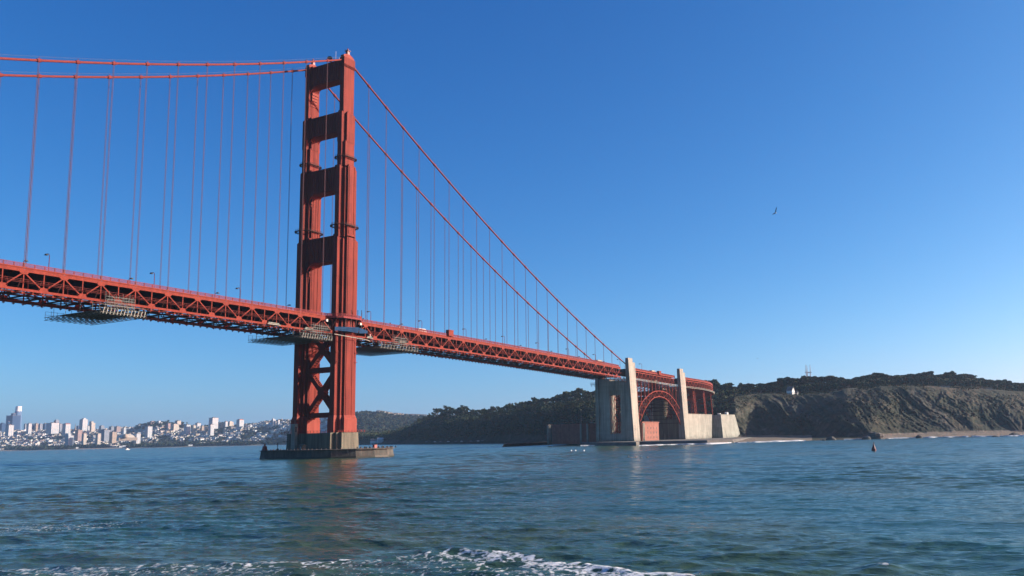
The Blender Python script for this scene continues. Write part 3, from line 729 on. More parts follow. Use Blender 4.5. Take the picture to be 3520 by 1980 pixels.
# deck plate, roadway, sidewalks, floor beams, laterals
b = MB()
xs = np.arange(X0, X1+.1, PAN/2)
for i in range(len(xs)-1):
    a, c = xs[i], xs[i+1]
    b.add([(a, -13.2, zd(a)-.75), (c, -13.2, zd(c)-.75), (c, 13.2, zd(c)-.75), (a, 13.2, zd(a)-.75), (a, -13.2, zd(a)-.15), (c, -13.2, zd(c)-.15), (c, 13.2, zd(c)-.15), (a, 13.2, zd(a)-.15)],
          [(0, 3, 2, 1), (4, 5, 6, 7), (0, 1, 5, 4), (2, 3, 7, 6)])
b.build('roadway', M_road, bridge)
b = MB()
for i in range(len(xs)):
    a = xs[i]; z = zd(a)
    b.box(a-.25, a+.25, -13.3, 13.3, z-4.1, z-.78)
    b.bar((a, -13.3, z-9.0), (a, 13.3, z-9.0), .5, .6)
    if i+1 < len(xs):
        c = xs[i+1]
        if i % 2: b.bar((a, -13.3, z-9.05), (c, 0, zd(c)-9.05), .4, .4); b.bar((a, 13.3, z-9.05), (c, 0, zd(c)-9.05), .4, .4)
        else: b.bar((a, 0, z-9.05), (c, -13.3, zd(c)-9.05), .4, .4); b.bar((a, 0, z-9.05), (c, 13.3, zd(c)-9.05), .4, .4)
    for sy in (-1, 1):
        b.bar((a, sy*13.2, z-2.9), (a, sy*9.2, z-9.0), .3)
for y in (-10, -6.5, -3, 0, 3, 6.5, 10): hchord(b, X0, X1, y, -1.3, .35, 1.0)
for y in (-4.2, 4.2): hchord(b, X0, X1, y, -8.3, .7, .5)          # inspection walkways
for y in (-2, 12.6): hchord(b, X0, -7.62, y, -2.75, .25, 3.4); hchord(b, 8, X1, y, -2.75, .25, 3.4)  # dark plates added to stand in for the shade behind the truss
b.build('floor_framing', M_dark, bridge)
b = MB()
for yc, so_ in ((YW, -1), (YE, 1)):
    for i in range(len(xs)):
        a = xs[i]
        for q in (0, PAN/4):                                            # traveller-rail brackets under the bottom chord
            x = a+q
            b.bar((x, yc+so_*.1, zd(x)-9.4), (x, yc+so_*.1, zd(x)-10.7), .22); b.bar((x-.5, yc, zd(x)-10.2), (x+.5, yc, zd(x)-10.2), .5, .3)
    hchord(b, X0, X1, yc-so_*1.6, -10.0, .3, .4)
    hchord(b, X0, X1, yc-so_*3.6, -9.7, .45, .3)
rgx = random.Random(4)
for k in range(330):                                                    # conduits, hangers and clamps cluttering the underside
    x = rgx.uniform(X0+4, X1-4); y = rgx.choice([-12.4, -11.6, -10.6, 10.8, 11.6, 12.4])+rgx.uniform(-.4, .4); z = zd(x)
    L = rgx.uniform(.5, 2.6)
    if rgx.random() < .5: b.bar((x, y, z-9.8-rgx.uniform(0, .8)), (x+L, y+rgx.uniform(-.5, .5), z-9.8-rgx.uniform(0, .8)), .25)
    else: b.bar((x, y, z-8.7), (x+rgx.uniform(-.6, .6), y, z-10.3-rgx.uniform(0, .6)), .2)
b.build('underdeck_fittings', M_truss, bridge)
# net outriggers hung outside the truss
for sy, lo_, hi_ in ((-1, X0, -14), (-1, 16, X1), (1, X0, -14), (1, 16, X1)):
    b = MB()
    for i in range(0, len(xs)):
        a = xs[i]; z = zd(a)
        if a < lo_-1 or a > hi_+1: continue
        b.bar((a+2.2, sy*13.2, z-8.4), (a+.8, sy*15.4, z-5.2), .3)
    for dy, dz in ((14.2, -6.2), (15.5, -5.2), (15.5, -5.9)): hchord(b, lo_, hi_, sy*dy, dz, .09, .09)
    b.build('safety_net_frame', M_cable, bridge)
# railings: posts, pickets, rails and the pale kerb beam
for sy, yc in ((-1, -13.9), (1, 13.9)):
    b = MB(); step = PAN/4
    n = int((X1-X0)/step)
    for i in range(n):
        a = X0+i*step; c = a+step
        if sy < 0 and -10 < a < 9: continue
        b.bar((a, yc, zd(a)-.1), (a, yc, zd(a)+1.35), .24)
        b.bar((a, yc, zd(a)+1.3), (c, yc, zd(c)+1.3), .16, .14); b.bar((a, yc, zd(a)+.15), (c, yc, zd(c)+.15), .12)
        for k in range(1, 12):
            x = a+step*k/12; b.box(x-.075, x+.075, yc-.04, yc+.04, zd(x)+.2, zd(x)+1.25)
    b.build('railing', M_rail, bridge)
    b = MB(); hchord(b, X0, X1, yc-.05*sy, -.35, .5, .55); hchord(b, X0, X1, yc-.1*sy, -.86, .34, .3)
    b.build('sidewalk_fascia', M_truss, bridge)
# tower walkway bulging round the west leg, with brackets and posts
for sy in (-1, 1):
    P = [(-13.5, 13.2), (-9.5, 18.4), (-6.5, 20.6), (6.0, 20.6), (9.5, 18.6), (14, 13.2)]
    P = [(x, sy*y) for x, y in P]; poly = P if sy > 0 else P
    z = zd(0)
    b = MB(); pp = P+[(14, sy*12.9), (-13.5, sy*12.9)]
    if sy > 0: pp = pp[::-1]
    b.prism(pp, z-.75, z-.1)
    for i in range(5):
        p, q = P[i], P[i+1]; b.bar((*p, z-.4), (*q, z-.4), .3, 1.0)
        b.bar((*p, z+1.35), (*q, z+1.35), .18)
        L = sqrt((p[0]-q[0])**2+(p[1]-q[1])**2); k = int(L/.42)
        for j in range(k):
            t = j/k; xx = p[0]+(q[0]-p[0])*t; yy = p[1]+(q[1]-p[1])*t; b.bar((xx, yy, z), (xx, yy, z+1.3), .2 if j % 8 == 0 else .13)
    b.build('tower_walkway', M_rail, bridge)
    b = MB()
    for x, y0_, y1_ in ((-8.5, 15, 18.2), (-4, 19.4, 20.2), (0, 19.4, 20.2), (4, 19.4, 20.2), (8.5, 15, 18.2)):
        b.extr([(x-.2, sy*y0_, z-.8), (x-.2, sy*y1_, z-.8), (x-.2, sy*y0_, z-5.2)], (.4, 0, 0)); b.bar((x, sy*12, z-1.1), (x, sy*y1_, z-1.1), .4, .6)
    for x, h in ((-.5, 4.2), (4.5, 4.6), (9.3, 5.2), (12.5, 4.6)): b.bar((x, sy*(20.5 if x < 6 else 19-(x-9)*.9), z-.5), (x, sy*(20.5 if x < 6 else 19-(x-9)*.9), z+h), .24)
    b.build('walkway_bracket', M_dark, bridge)
# ladders and pipe risers at the leg below the deck
b = MB()
for x, y in ((-6.9, -16.3), (-6.9, -15.6), (6.9, -16.2), (6.9, -15.4), (-6.9, 11)):
    b.tube((x, y, 50 if x < 0 else 54), (x, y, 66), .22, 6)
for x in (-7.1, 7.1):
    b.box(x-1.0, x+1.0, -17.2, -14.6, 56.5, 56.75); b.box(x-1.0, x+1.0, -17.2, -14.6, 51.5, 51.75)
    for zz_ in (57.4, 52.5): b.bar((x-1, -17.2, zz_), (x+1, -17.2, zz_), .12)
    for k in range(20): b.bar((x, -16.3, 50+k*.8), (x, -15.6, 50+k*.8), .1)
b.build('access_ladder', M_red, bridge)

# drum antenna and whip antennas on the top strut
b = MB(); c_ = ony(1129, 216.5, -2)
b.tube((-3.3, -3.0, 228.2), (-1.9, -2.2, 228.2), 1.55, 16); b.tube((-1.9, -2.2, 228.2), (-.9, -1.6, 228.2), 1.45, 16, r2=.5); b.bar((0, -1.2, 225.9), (-.9, -1.6, 228.4), .4)
an = b.build('drum_antenna', M_black); tag(an, 'dark round drum antenna on top of the tower crossbeam', 'antenna')
b = MB(); b.tube((0, -4.5, 225.9), (0, -4.5, 233.5), .08, 5); b.box(-.6, .6, -6.2, -5.2, 225.92, 227.6, .2, .2); b.tube((0, -7.2, 225.9), (0, -7.2, 229.5), .07, 5)
tag(b.build('whip_antenna', M_white), 'thin white whip antenna with a small cabinet on the tower crossbeam', 'antenna')

# street lamps on the bridge
def make_lamp(h=8.0):
    o = empty('street_lamp'); b = MB(); b.tube((0, 0, 0), (0, 0, h-1.2), .17, 6, r2=.12); b.tube((0, 0, h-1.2), (-.0, .3, h-.3), .12, 6); b.tube((0, .3, h-.3), (0, 1.0, h), .12, 6); b.tube((0, 1.0, h), (0, 1.9, h+.02), .11, 6)
    b.box(-.28, .28, -.28, .28, 0, 1.0, .06, .06); b.build('pole', M_cable, o)
    c = MB(); c.box(-.5, .5, 1.6, 2.9, h-.45, h+.15, .18, .25); c.build('lamp_head', M_black, o); return o
lampW = make_lamp(); first = True; k = 0
for i in range(-2, 13):
    x = -156.0+45.72*i
    if x < -260 or x > 700: continue
    for sy in (-1, 1):
        if abs(x+21.3) < 3 and sy < 0: continue
        if x > 470: continue
        z = zd(x)-.15-(.9 if sy > 0 else 0)
        o = lampW if first else dup(lampW)
        first = False
        o.location = (x, sy*9.2, z); o.rotation_euler = (0, 0, 0 if sy < 0 else pi)
        nm = ['first', 'second', 'third', 'fourth', 'fifth', 'sixth', 'seventh', 'eighth', 'ninth', 'tenth', 'eleventh', 'twelfth', 'thirteenth', 'fourteenth', 'fifteenth']
        side = 'near' if sy < 0 else 'far'
        if x < -10: lab = 'street lamp on the %s side of the deck, %s to the left of the tower' % (side, nm[int(round((-21.3-x)/45.72)) if sy > 0 else int(round((-21.3-x)/45.72))-1])
        elif x < 343: lab = 'street lamp on the %s side of the deck, %s to the right of the tower' % (side, nm[int((x-20)//45.72)])
        else: lab = '%s side street lamp above the arch, %s right of the first pylon' % (side, nm[int((x-343)//45.72)])
        tag(o, lab, 'street lamp', 'street lamps along the bridge deck')
# short black-headed posts near the tower
post = None
for i, (x, y, h) in enumerate([(40, 9, 6.0), (43.5, 9, 5.6), (64, 9, 6.0), (-33, 12, 6.0), (-14, 11, 5.5), (-10.5, 11, 5.5)]):
    b = MB(); b.tube((0, 0, 0), (0, 0, h), .16, 6); b.lathe([(.15, h), (.42, h+.2), (.42, h+.9), (.1, h+1.1)], 0, 0, 8)
    o = b.build('signal_post', M_black); o.location = (x, y, zd(x)-.15)
    tag(o, ['black-headed post on the deck just right of the tower, left one of a pair', 'black-headed post on the deck just right of the tower, right one of a pair', 'lone black-headed post on the deck between the lamps right of the tower', 'black-headed post against a suspender left of the tower', 'left of two small posts in front of the rear tower leg', 'right of two small posts in front of the rear tower leg'][i], 'post', 'black-headed posts on the deck')

# sentry boxes and vehicles on the deck
def van(name, mbody, L, W, H, loc, rz=0):
    o = empty(name, loc); o.rotation_euler = (0, 0, rz)
    b = MB(); b.extr([(-L/2, -W/2, .4), (L/2, -W/2, .4), (L/2, -W/2, H*.55), (L/2-.5, -W/2, H*.6), (L/2-1.1, -W/2, H), (-L/2+.1, -W/2, H), (-L/2, -W/2, H*.8)], (0, W, 0)); b.build('body', mbody, o)
    g = MB(); g.box(-L/2+.5, L/2-1.2, -W/2-.02, W/2+.02, H*.62, H*.88); g.build('window', M_black, o)
    for sx in (-L*.32, L*.32):
        for sy in (-1, 1):
            t = MB(); t.tube((sx, sy*(W/2-.25), .38), (sx, sy*(W/2+.02), .38), .38, 10); t.build('wheel', M_black, o)
    return o
tag(van('truck', M_white, 7.5, 2.4, 3.3, (76.0, -6, zd(76)-.15)), 'white box truck behind the railing right of the tower', 'truck')
tag(van('van', M_white, 5.6, 2.0, 2.5, (57, -6, zd(57)-.15)), 'white van behind the railing nearer the tower', 'van')
tag(van('bus', M_grey, 10, 2.5, 3.1, (62, 3, zd(62)-.15)), 'grey bus roof showing above the railing right of the tower', 'bus')
tag(van('car', M_white, 4.6, 1.9, 1.7, (-10, -6, zd(-10)-.15)), 'white car on the deck left of the near tower leg', 'car')
for x, w_, h, lab in ((90.5+4, 2.4, 3.6, 'small orange cabin on the near walkway of the deck, among the suspenders'), (421, 2.6, 2.6, 'small orange cabin on the railing above the arch')):
    o = empty('walkway_cabin', (x, -14.2, zd(x)-.2)); b = MB(); b.box(-w_, w_, -1.0, 1.4, 0, h); b.build('cabin_wall', M_truss, o); b = MB(); b.box(-w_-.25, w_+.25, -1.25, 1.6, h+.01, h+.35, .1, .1); b.build('cabin_roof', M_red2, o); tag(o, lab, 'cabin')

# work platforms slung under the deck
def scaffold(xa, xb, z, lab, seed=1, extra=0):
    rg = random.Random(seed); o = empty('work_platform', ((xa+xb)/2, 0, z)); cx = (xa+xb)/2
    y0, y1 = -19.0, 20.0; b = MB()
    nx = int((xb-xa)/2.3); ny = 26
    for i in range(nx+1):                                            # truss joists running across
        x = xa+(xb-xa)*i/nx-cx; 
        b.bar((x, y0, 0), (x, y1, 0), .2); b.bar((x, y0, 1.25), (x, y1, 1.25), .2)
        for j in range(ny):
            ya = y0+(y1-y0)*j/ny; yb = y0+(y1-y0)*(j+1)/ny; za, zb_ = (0, 1.25) if j % 2 else (1.25, 0); b.bar((x, ya, za), (x, yb, zb_), .13)
    for j in range(0, ny+1, 3):
        ya = y0+(y1-y0)*j/ny; b.bar((xa-cx, ya, .6), (xb-cx, ya, .6), .15)
    b.build('joist_grid', M_scaf, o)
    d = MB(); d.box(xa-cx+.4, xb-cx-.4, y0+2.2, y1-9, 1.42, 1.55); d.build('deck_sheet', M_dark, o)
    h = MB(); zt = zd(cx)-9.3-z
    for y in (y0+.4, y1-.4):
        for i in range(nx+1):
            x = xa+(xb-xa)*i/nx-cx; h.bar((x, y, 1.2), (x, y+(0.8 if y < 0 else 0), 3.9+rg.uniform(-.2, .4)), .10)
        for zz_ in (2.4, 3.8): h.bar((xa-cx, y, zz_), (xb-cx, y, zz_), .10)
    for i in range(0, nx+1, 3):
        x = xa+(xb-xa)*i/nx-cx
        h.bar((x, y0+.4, 1.36), (x, y1-.4, 1.36), .1)
        for y in (-13.5, -5, 5, 13.5): h.bar((x, y, 1.4), (x, y, zt), .12)
    h.build('hanger_frame', M_scaf, o)
    p = MB()
    for i in range(13):
        x = xa+1+(xb-xa-2)*i/12-cx; p.bar((x, y0+.1, -.05), (x+.25, y0-.5, 2.5), .38, .3)
    p.build('side_bracket', M_scafw, o)
    c = MB()                                                          # cage climbing the truss side
    cw = 12
    for i in range(9):
        x = -cw/2+cw*i/8+extra
        c.bar((x, -15.6, 3.5), (x, -15.6, 9.2+rg.uniform(-1.2, 1.0)), .10); c.bar((x, -16.9, 2.5), (x, -16.9, 8+rg.uniform(-1.5, .6)), .10); c.bar((x, -16.9, 5.2), (x, -15.6, 5.2), .1)
        if i < 8: c.bar((x, -15.6, 4+rg.random()*3), (x+cw/8, -15.6, 6+rg.random()*2), .08)
    for zz_ in (4.2, 5.4, 6.6, 7.8): c.bar((-cw/2+extra, -15.6, zz_), (cw/2+extra, -15.6, zz_), .1); c.bar((-cw/2+extra, -16.9, zz_-.3), (cw/2+extra, -16.9, zz_-.3), .09)
    c.build('side_cage', M_scaf, o)
    return tag(o, lab, 'scaffold', 'work platforms slung under the deck')
scaffold(-140, -120, 62.6, 'grey lattice work platform under the deck, far left of the tower', 1, 0)
scaffold(-34.5, -12.5, 61.9, 'grey lattice work platform under the deck against the left of the tower', 2, 5)
scaffold(24, 57.5, 60.9, 'grey lattice work platform under the deck right of the tower', 3, 4)
# blue netting round the west leg
o = empty('debris_netting', (0, -21, 67)); b = MB()
b.extr([(-14, -1.0, 2.2), (-14, -1.0, 0.0), (-11, -.4, .3), (-3.5, 0, .7), (4.5, 0, .4), (5.2, .2, 2.6), (5.4, .4, 3.8), (-5, .2, 3.0)], (0, .12, 0))
b.extr([(5.5, .2, 3.6), (5.5, .2, .4), (16.6, 4.5, 1.8), (16.6, 4.5, 3.2)], (0, .12, 0))
b.extr([(-3, .1, .55), (16, 4.4, 2.2), (15, 7.5, 2.3), (-3, 4.6, .9)], (0, 0, .1))
b.build('net_sheet', M_tarp, o)
b = MB(); b.tube((-14, -.8, -1.8), (12, .8, -2.6), .2, 6); b.tube((12, .8, -2.6), (19, 5, -2.4), .2, 6); b.build('support_pole', M_scafw, o)
tag(o, 'blue debris netting wrapped round the near tower leg at deck level', 'netting')
# pale tubes lashed to the bottom chord
for i, (x, L) in enumerate(((-28, 6.5), (45, 6.5), (-52, 8), (18, 5))):
    b = MB(); b.tube((x, -14.6, zd(x)-8.9), (x+L, -14.6, zd(x+L)-8.9), .3, 6); b.tube((x+.5, -14.6, zd(x)-8.2), (x+L-.8, -14.6, zd(x+L)-8.2), .22, 6)
    tag(b.build('pipe_bundle', M_scafw), ['pale pipe bundle on the bottom chord just left of the near work platform', 'pale pipe bundle on the bottom chord right of the blue netting', 'pale pipe bundle on the bottom chord two panels left of the tower platform', 'pale pipe bundle on the bottom chord directly right of the tower'][i], 'pipes', 'pipe bundles on the bottom chord')
for i, (x, y, z) in enumerate(((-13.5, -15.5, 72.5), (9.5, -17.8, 72.6), (12.3, -15.4, 69.5), (20.5, -14.6, 67.6))):
    b = MB(); b.box(-.65, .65, -.4, .4, 0, 1.25, .06, .06); b.box(-.5, .5, -.45, -.4, .25, 1.0); b.bar((0, .4, .9), (0, 1.6, .9), .2); o = b.build('equipment_box', M_white if i != 3 else M_redp); o.location = (x, y, z)
    tag(o, ['white equipment box left of the near tower leg at deck level', 'white equipment box on the walkway bracket of the near tower leg', 'white equipment box just right of the near tower leg below the walkway', 'pinkish box beside the truss under the blue netting'][i], 'box')

# ------------------------------------------------------------------ tower pier and fender
pier = tag(empty('bridge_pier', (0, 0, 0)), 'brown concrete pier with a low oval fender under the tower', 'pier')
b = MB()
b.box(-8.3, 8.9, -14, 14, 3, 13.3, .3, .3)
for yc in (YW, YE):
    for hx, hy, k in ((9.6, 2.6, 0), (7.2, 4.6, -.04), (5.6, 6.9, -.08)): b.box(-hx-.5, hx+1.2, yc-hy, yc+hy, 3, 13.38+k, .35, .3)
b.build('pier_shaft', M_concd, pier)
fp = [(-23.5, -17), (-20, -27), (-12, -36.5), (-3, -41), (6, -42), (15, -38), (22, -28), (23.5, -15), (23.5, 15), (20, 27), (12, 37), (4, 41), (-4, 39), (-13, 32), (-20, 25), (-23.5, 17)]
b = MB(); b.prism(fp, .9, 4.2, .012); b.prism([(x*1.012, y*1.012) for x, y in fp], 4.21, 4.62)
b.build('fender_wall', M_fender, pier)
b = MB(); b.prism([(x*1.006, y*1.006) for x, y in fp], -2, .95, .0); b.build('fender_foot', M_weed, pier)
n = len(fp)
for i in range(n):
    p, q = Vector((*fp[i], 4.6)), Vector((*fp[(i+1) % n], 4.6)); k = int((q-p).length/2.6)
    for j in range(k): s_ = p+(q-p)*(j/k); s_ = s_*.97; b = MB(); b.box(s_.x-.12, s_.x+.12, s_.y-.12, s_.y+.12, 4.6, 5.15, .02, .02); b.box(s_.x-.16, s_.x+.16, s_.y-.16, s_.y+.16, 5.16, 5.26); b.build('bollard', M_black, pier)
b = MB()
for i in range(9):
    for sy in (-1, 1): b.bar((-9+i*2.4, sy*21.2, 13.3), (-9+i*2.4, sy*21.2, 14.5), .12)
    for j in range(18):
        if i in (0, 8): b.bar((-9.6 if i == 0 else 10.6, -21+j*2.45, 13.3), (-9.6 if i == 0 else 10.6, -21+j*2.45, 14.5), .12)
for z in (13.9, 14.5):
    for sx in (-9.6, 10.6): b.bar((sx, -21.2, z), (sx, 21.2, z), .09)
    for sy in (-21.2, 21.2): b.bar((-9.6, sy, z), (10.6, sy, z), .09)
b.build('pier_railing', M_cable, pier)
o = empty('elevator_shaft', (-11.6, 8.6, 4.6)); b = MB(); b.box(-1.0, 1.0, -1.3, 1.3, 0, 13.5); b.box(-1.0, 1.0, -1.6, 1.6, 13.51, 13.9, .1, .1); b.bar((-.9, -1.2, 13.9), (-.9, -1.2, 15.8), .15); b.bar((-.9, -1.2, 15.8), (2.5, 2.5, 15.8), .12); b.build('shaft_wall', M_conc, o)
b = MB(); b.box(-.8, .4, -1.33, -1.31, 9.5, 12.4); b.build('opening', M_black, o); tag(o, 'slim concrete shaft standing against the shaded side of the tower pier', 'shaft')
o = empty('storage_hut', (-15, -1.5, 4.6)); b = MB(); b.box(-1.4, 1.4, -1.3, 1.3, 0, 2.3); b.extr([(-1.6, -1.5, 2.31), (1.6, -1.5, 2.31), (0, -1.5, 3.1)], (0, 3, 0)); b.build('hut_wall', M_concd, o); b = MB(); b.box(-1.42, -1.4, -.4, .4, .1, 1.9); b.build('door', M_grey, o); tag(o, 'small brown hut on the fender beside the pier', 'hut')
o = empty('fender_crane', (-16.5, 25.5, 4.6)); b = MB(); b.box(-1.0, 1.0, -1.0, 1.0, 0, 2.4, .25, .25); b.lathe([(.5, 2.4), (.4, 3.6)], 0, 0, 8); b.build('crane_body', M_redp, o); b = MB(); b.bar((0, 0, 3.2), (-2.2, 3.0, 6.0), .22); b.bar((0, 0, 3.4), (.8, -1.0, 4.4), .15); b.build('jib', M_black, o); tag(o, 'small red crane with a dark jib on the left end of the fender', 'crane')
o = empty('davit', (-17, 15, 4.6)); b = MB(); b.tube((0, 0, 0), (0, 0, 4.4), .2, 6); b.tube((0, 0, 4.2), (2.5, -5.5, 4.8), .13, 6); b.box(-.5, .5, -.5, .5, 0, .9, .1, .1); b.build('davit_arm', M_black, o); tag(o, 'thin dark davit post standing on the left part of the fender', 'davit')
o = empty('red_locker', (8, -31, 4.6)); b = MB(); b.box(-1.1, 1.1, -.7, .7, 0, 1.7, .05, .05); b.box(-1.15, 1.15, -.75, .75, 1.71, 1.85); b.build('locker_body', M_redp, o); tag(o, 'red locker on the right end of the fender', 'locker')
for i in range(14):
    b = MB(); b.lathe([(.32, 0), (.36, .5), (.2, .95), (.05, 1.1)], 0, 0, 7); b.box(-.08, .08, -.5, -.2, .65, .8)
    o = b.build('cormorant', M_black); t = i/13; o.location = (2+t*14+(i % 3)*.6, -24-t*14, 4.62); tag(o, 'dark cormorant perched on the right end of the fender', 'bird', 'cormorants perched along the fender')

# ------------------------------------------------------------------ concrete pylons
def pylon(x, lab, slot_z=(10, 48.2), body_top=None, wall_m=None):
    o = tag(empty('concrete_pylon', (x, 0, 0)), lab, 'pylon', 'concrete bridge pylons')
    bt = body_top or 56.0; Z0 = -1.2; L = 12
    ys0, ys1 = (-9.3, 1.7)                                     # recessed slot
    s0, s1_ = slot_z
    b = MB()
    def wall(y0, y1, z0, z1, x0=0.6, x1=L):
        b.box(x0, x1, y0, y1, z0, z1)
    wall(-16.2, ys0, Z0, bt); wall(ys1, 15.0, Z0, bt+3); wall(ys0, ys1, Z0, s0); wall(ys0, ys1, s1_, bt+1)
    b.box(2.2, 3.4, ys0, ys1, s1_-4.2, s1_)                    # deep shelf at the slot head
    b.box(.25, .6, ys0-1.2, ys0, s0-3, bt-1); b.box(.25, .6, ys1, ys1+1.2, s0-3, bt-1); b.box(.3, .6, -3.4, -2.6, s1_+.3, bt-2)
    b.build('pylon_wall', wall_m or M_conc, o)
    for sy, yo, yi_ in ((-1, -18.2, -15.4), (1, 15.8, 12.6)):
        t = MB(); be = 4.2
        def shaft(x0, x1, yo_, yin, z1, b0, b1):
            # battered outwards to the foot
            ya, yb = (yo_-be, yin) if sy < 0 else (yin, yo_+be*.1); yc_, yd = (yo_, yin) if sy < 0 else (yin, yo_)
            t.add([(x0-b0, ya, Z0), (x1+b1, ya, Z0), (x1+b1, yb, Z0), (x0-b0, yb, Z0), (x0, yc_, z1), (x1, yc_, z1), (x1, yd, z1), (x0, yd, z1)],
                  [(0, 3, 2, 1), (4, 5, 6, 7), (0, 1, 5, 4), (1, 2, 6, 5), (2, 3, 7, 6), (3, 0, 4, 7)])
        shaft(0, 8.7, yo, yi_, 77.0 if x < 400 else 73.9, 0, .8)
        shaft(3, 14.6, yo+sy*-.35, yi_, 73.4 if x < 400 else 70.4, 0, -1.6)
        shaft(-.25, 5, yo-sy*1.5, yi_+sy*.0, 75.0 if x < 400 else 71.6, .2, 4)
        t.build('pylon_shaft', M_conc, o)
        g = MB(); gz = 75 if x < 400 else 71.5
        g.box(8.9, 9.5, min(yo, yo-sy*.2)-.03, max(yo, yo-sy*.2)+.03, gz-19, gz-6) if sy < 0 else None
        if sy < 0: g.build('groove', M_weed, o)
    # lattice seen inside the slot
    k = MB()
    for yy in (-6.5, -1.5):
        for i in range(5):
            z0 = s0+i*(s1_-s0)/5; z1 = z0+(s1_-s0)/5
            k.bar((7, yy-2.2, z0), (9.5, yy+2.2, z1), .45); k.bar((7, yy+2.2, z0), (9.5, yy-2.2, z1), .45); k.bar((8, yy-2.2, z1), (8, yy+2.2, z1), .4)
        for q in (-2.2, 2.2): k.bar((8, yy+q, s0), (8, yy+q, s1_), .5)
    k.build('slot_lattice', M_cable, o)
    return o
pylon(345.3, 'left of the two tall concrete pylons, at the end of the suspended deck')
pylon(462.3, 'right of the two tall concrete pylons, beyond the arch', (24, 46), 52, M_concd)  # wall in darker concrete, standing in for deep shade on its north face
for s_ in (1,):                                                 # railing landing on the shaded face
    b = MB(); b.box(343.2, 345.2, 12.5, 19.5, 54.2, 54.5)
    for k in range(8): b.bar((343.2, 12.5+k, 54.5), (343.2, 12.5+k, 56.2), .15)
    for z in (55.3, 56.2): b.bar((343.2, 12.5, z), (343.2, 19.5, z), .14)
    for k in range(3): b.bar((345, 13+k*3, 52.5), (343.3, 13+k*3, 54.2), .25)
    tag(b.build('landing_platform', M_grey), 'dark metal landing sticking out from the left edge of the first pylon under the deck', 'platform')

# ------------------------------------------------------------------ arch span between the pylons
arch = tag(empty('steel_arch_span', (411, 0, 3), True), 'orange steel arch span between the two concrete pylons, over the brick fort', 'arch bridge')
AX0, AX1 = 357.8, 468.5; AXC = (AX0+AX1)/2
def arc_z(x, top, foot=5.5):
    t = (x-AXC)/((AX1-AX0)/2); return foot+(top-foot)*(1-abs(t)**2.15)
ARO = [(364.7, 22.3), (366.3, 29.1), (368.5, 34.6), (375.3, 39.4), (390.0, 45.8), (400.6, 48.6), (411.4, 49.6), (424.4, 49.1), (435.5, 47.2), (448.8, 41.6), (457.6, 35.3), (466.6, 28.5), (468.9, 21.9), (469.7, 15.9)]
ARI = [(365.0, 15.6), (368.0, 19.8), (372.3, 24.9), (378.8, 31.8), (391.6, 39.8), (400.2, 42.8), (410.9, 44.2), (421.8, 43.7), (432.7, 40.8), (445.8, 33.3), (456.6, 23.7), (463.0, 16.3), (467.8, 10.3)]
def resample(P, n):
    P = np.array(P); d = np.concatenate([[0], np.cumsum(np.hypot(*np.diff(P, axis=0).T))]); t = np.linspace(0, d[-1], n)
    return np.stack([np.interp(t, d, P[:, 0]), np.interp(t, d, P[:, 1])], 1)
def arib(yc):
    b = MB(); n = 22; w = MB()
    top = [(x, yc, z) for x, z in resample(ARO, n+1)]; bot = [(x, yc, z) for x, z in resample(ARI, n+1)]
    for i in range(n):
        b.bar(top[i], top[i+1], .7, .75, up=(0, 1, 0)); b.bar(bot[i], bot[i+1], .7, .8, up=(0, 1, 0))
        w.bar(top[i], bot[i], .28); w.bar(*( (top[i], bot[i+1]) if i % 2 else (bot[i], top[i+1])), .3)
    o = b.build('arch_rib', M_truss, arch); w.build('rib_lacing', M_truss, o); return top, bot
TW, BW = arib(-17.4); TE, BE_ = arib(14.0)
b = MB()
for i in range(0, 23):
    b.bar(TW[i], TE[i], .5); b.bar(BW[i], BE_[i], .5)
    if i < 22: b.bar(TW[i], TE[i+1], .35); b.bar(TE[i], TW[i+1], .35)
b.build('arch_bracing', M_dark, arch)
xt = [p[0] for p in TW]; zt_ = [p[2] for p in TW]
for yc in (-17.2, 13.8):
    for i in range(13):
        x = 364.5+i*8.05; zb = float(np.interp(x, xt, zt_)); c = MB(); c.bar((x, yc, zb), (x, yc, zd(x)-10.2), .5, .5)
        c.build('spandrel_column', M_truss, arch)
b = MB()
for i in range(12):
    x0 = 363.5+i*8.05; x1 = x0+8.05
    for yc in (-13.2, 13.2): 
        if i in (1, 2, 9, 10): b.bar((x0, yc, zd(x0)-10.5), (x1, yc, zd(x1)-19), .35)
    b.bar((x0, -13.2, zd(x0)-10.6), (x0, 13.2, zd(x0)-10.6), .5); b.bar((x0, -13.2, zd(x0)-10.6), (x1, 13.2, zd(x0)-22), .35); b.bar((x0, 13.2, zd(x0)-10.6), (x0, -13.2, zd(x0)-24), .4)
b.build('cross_bracing', M_cable, arch)
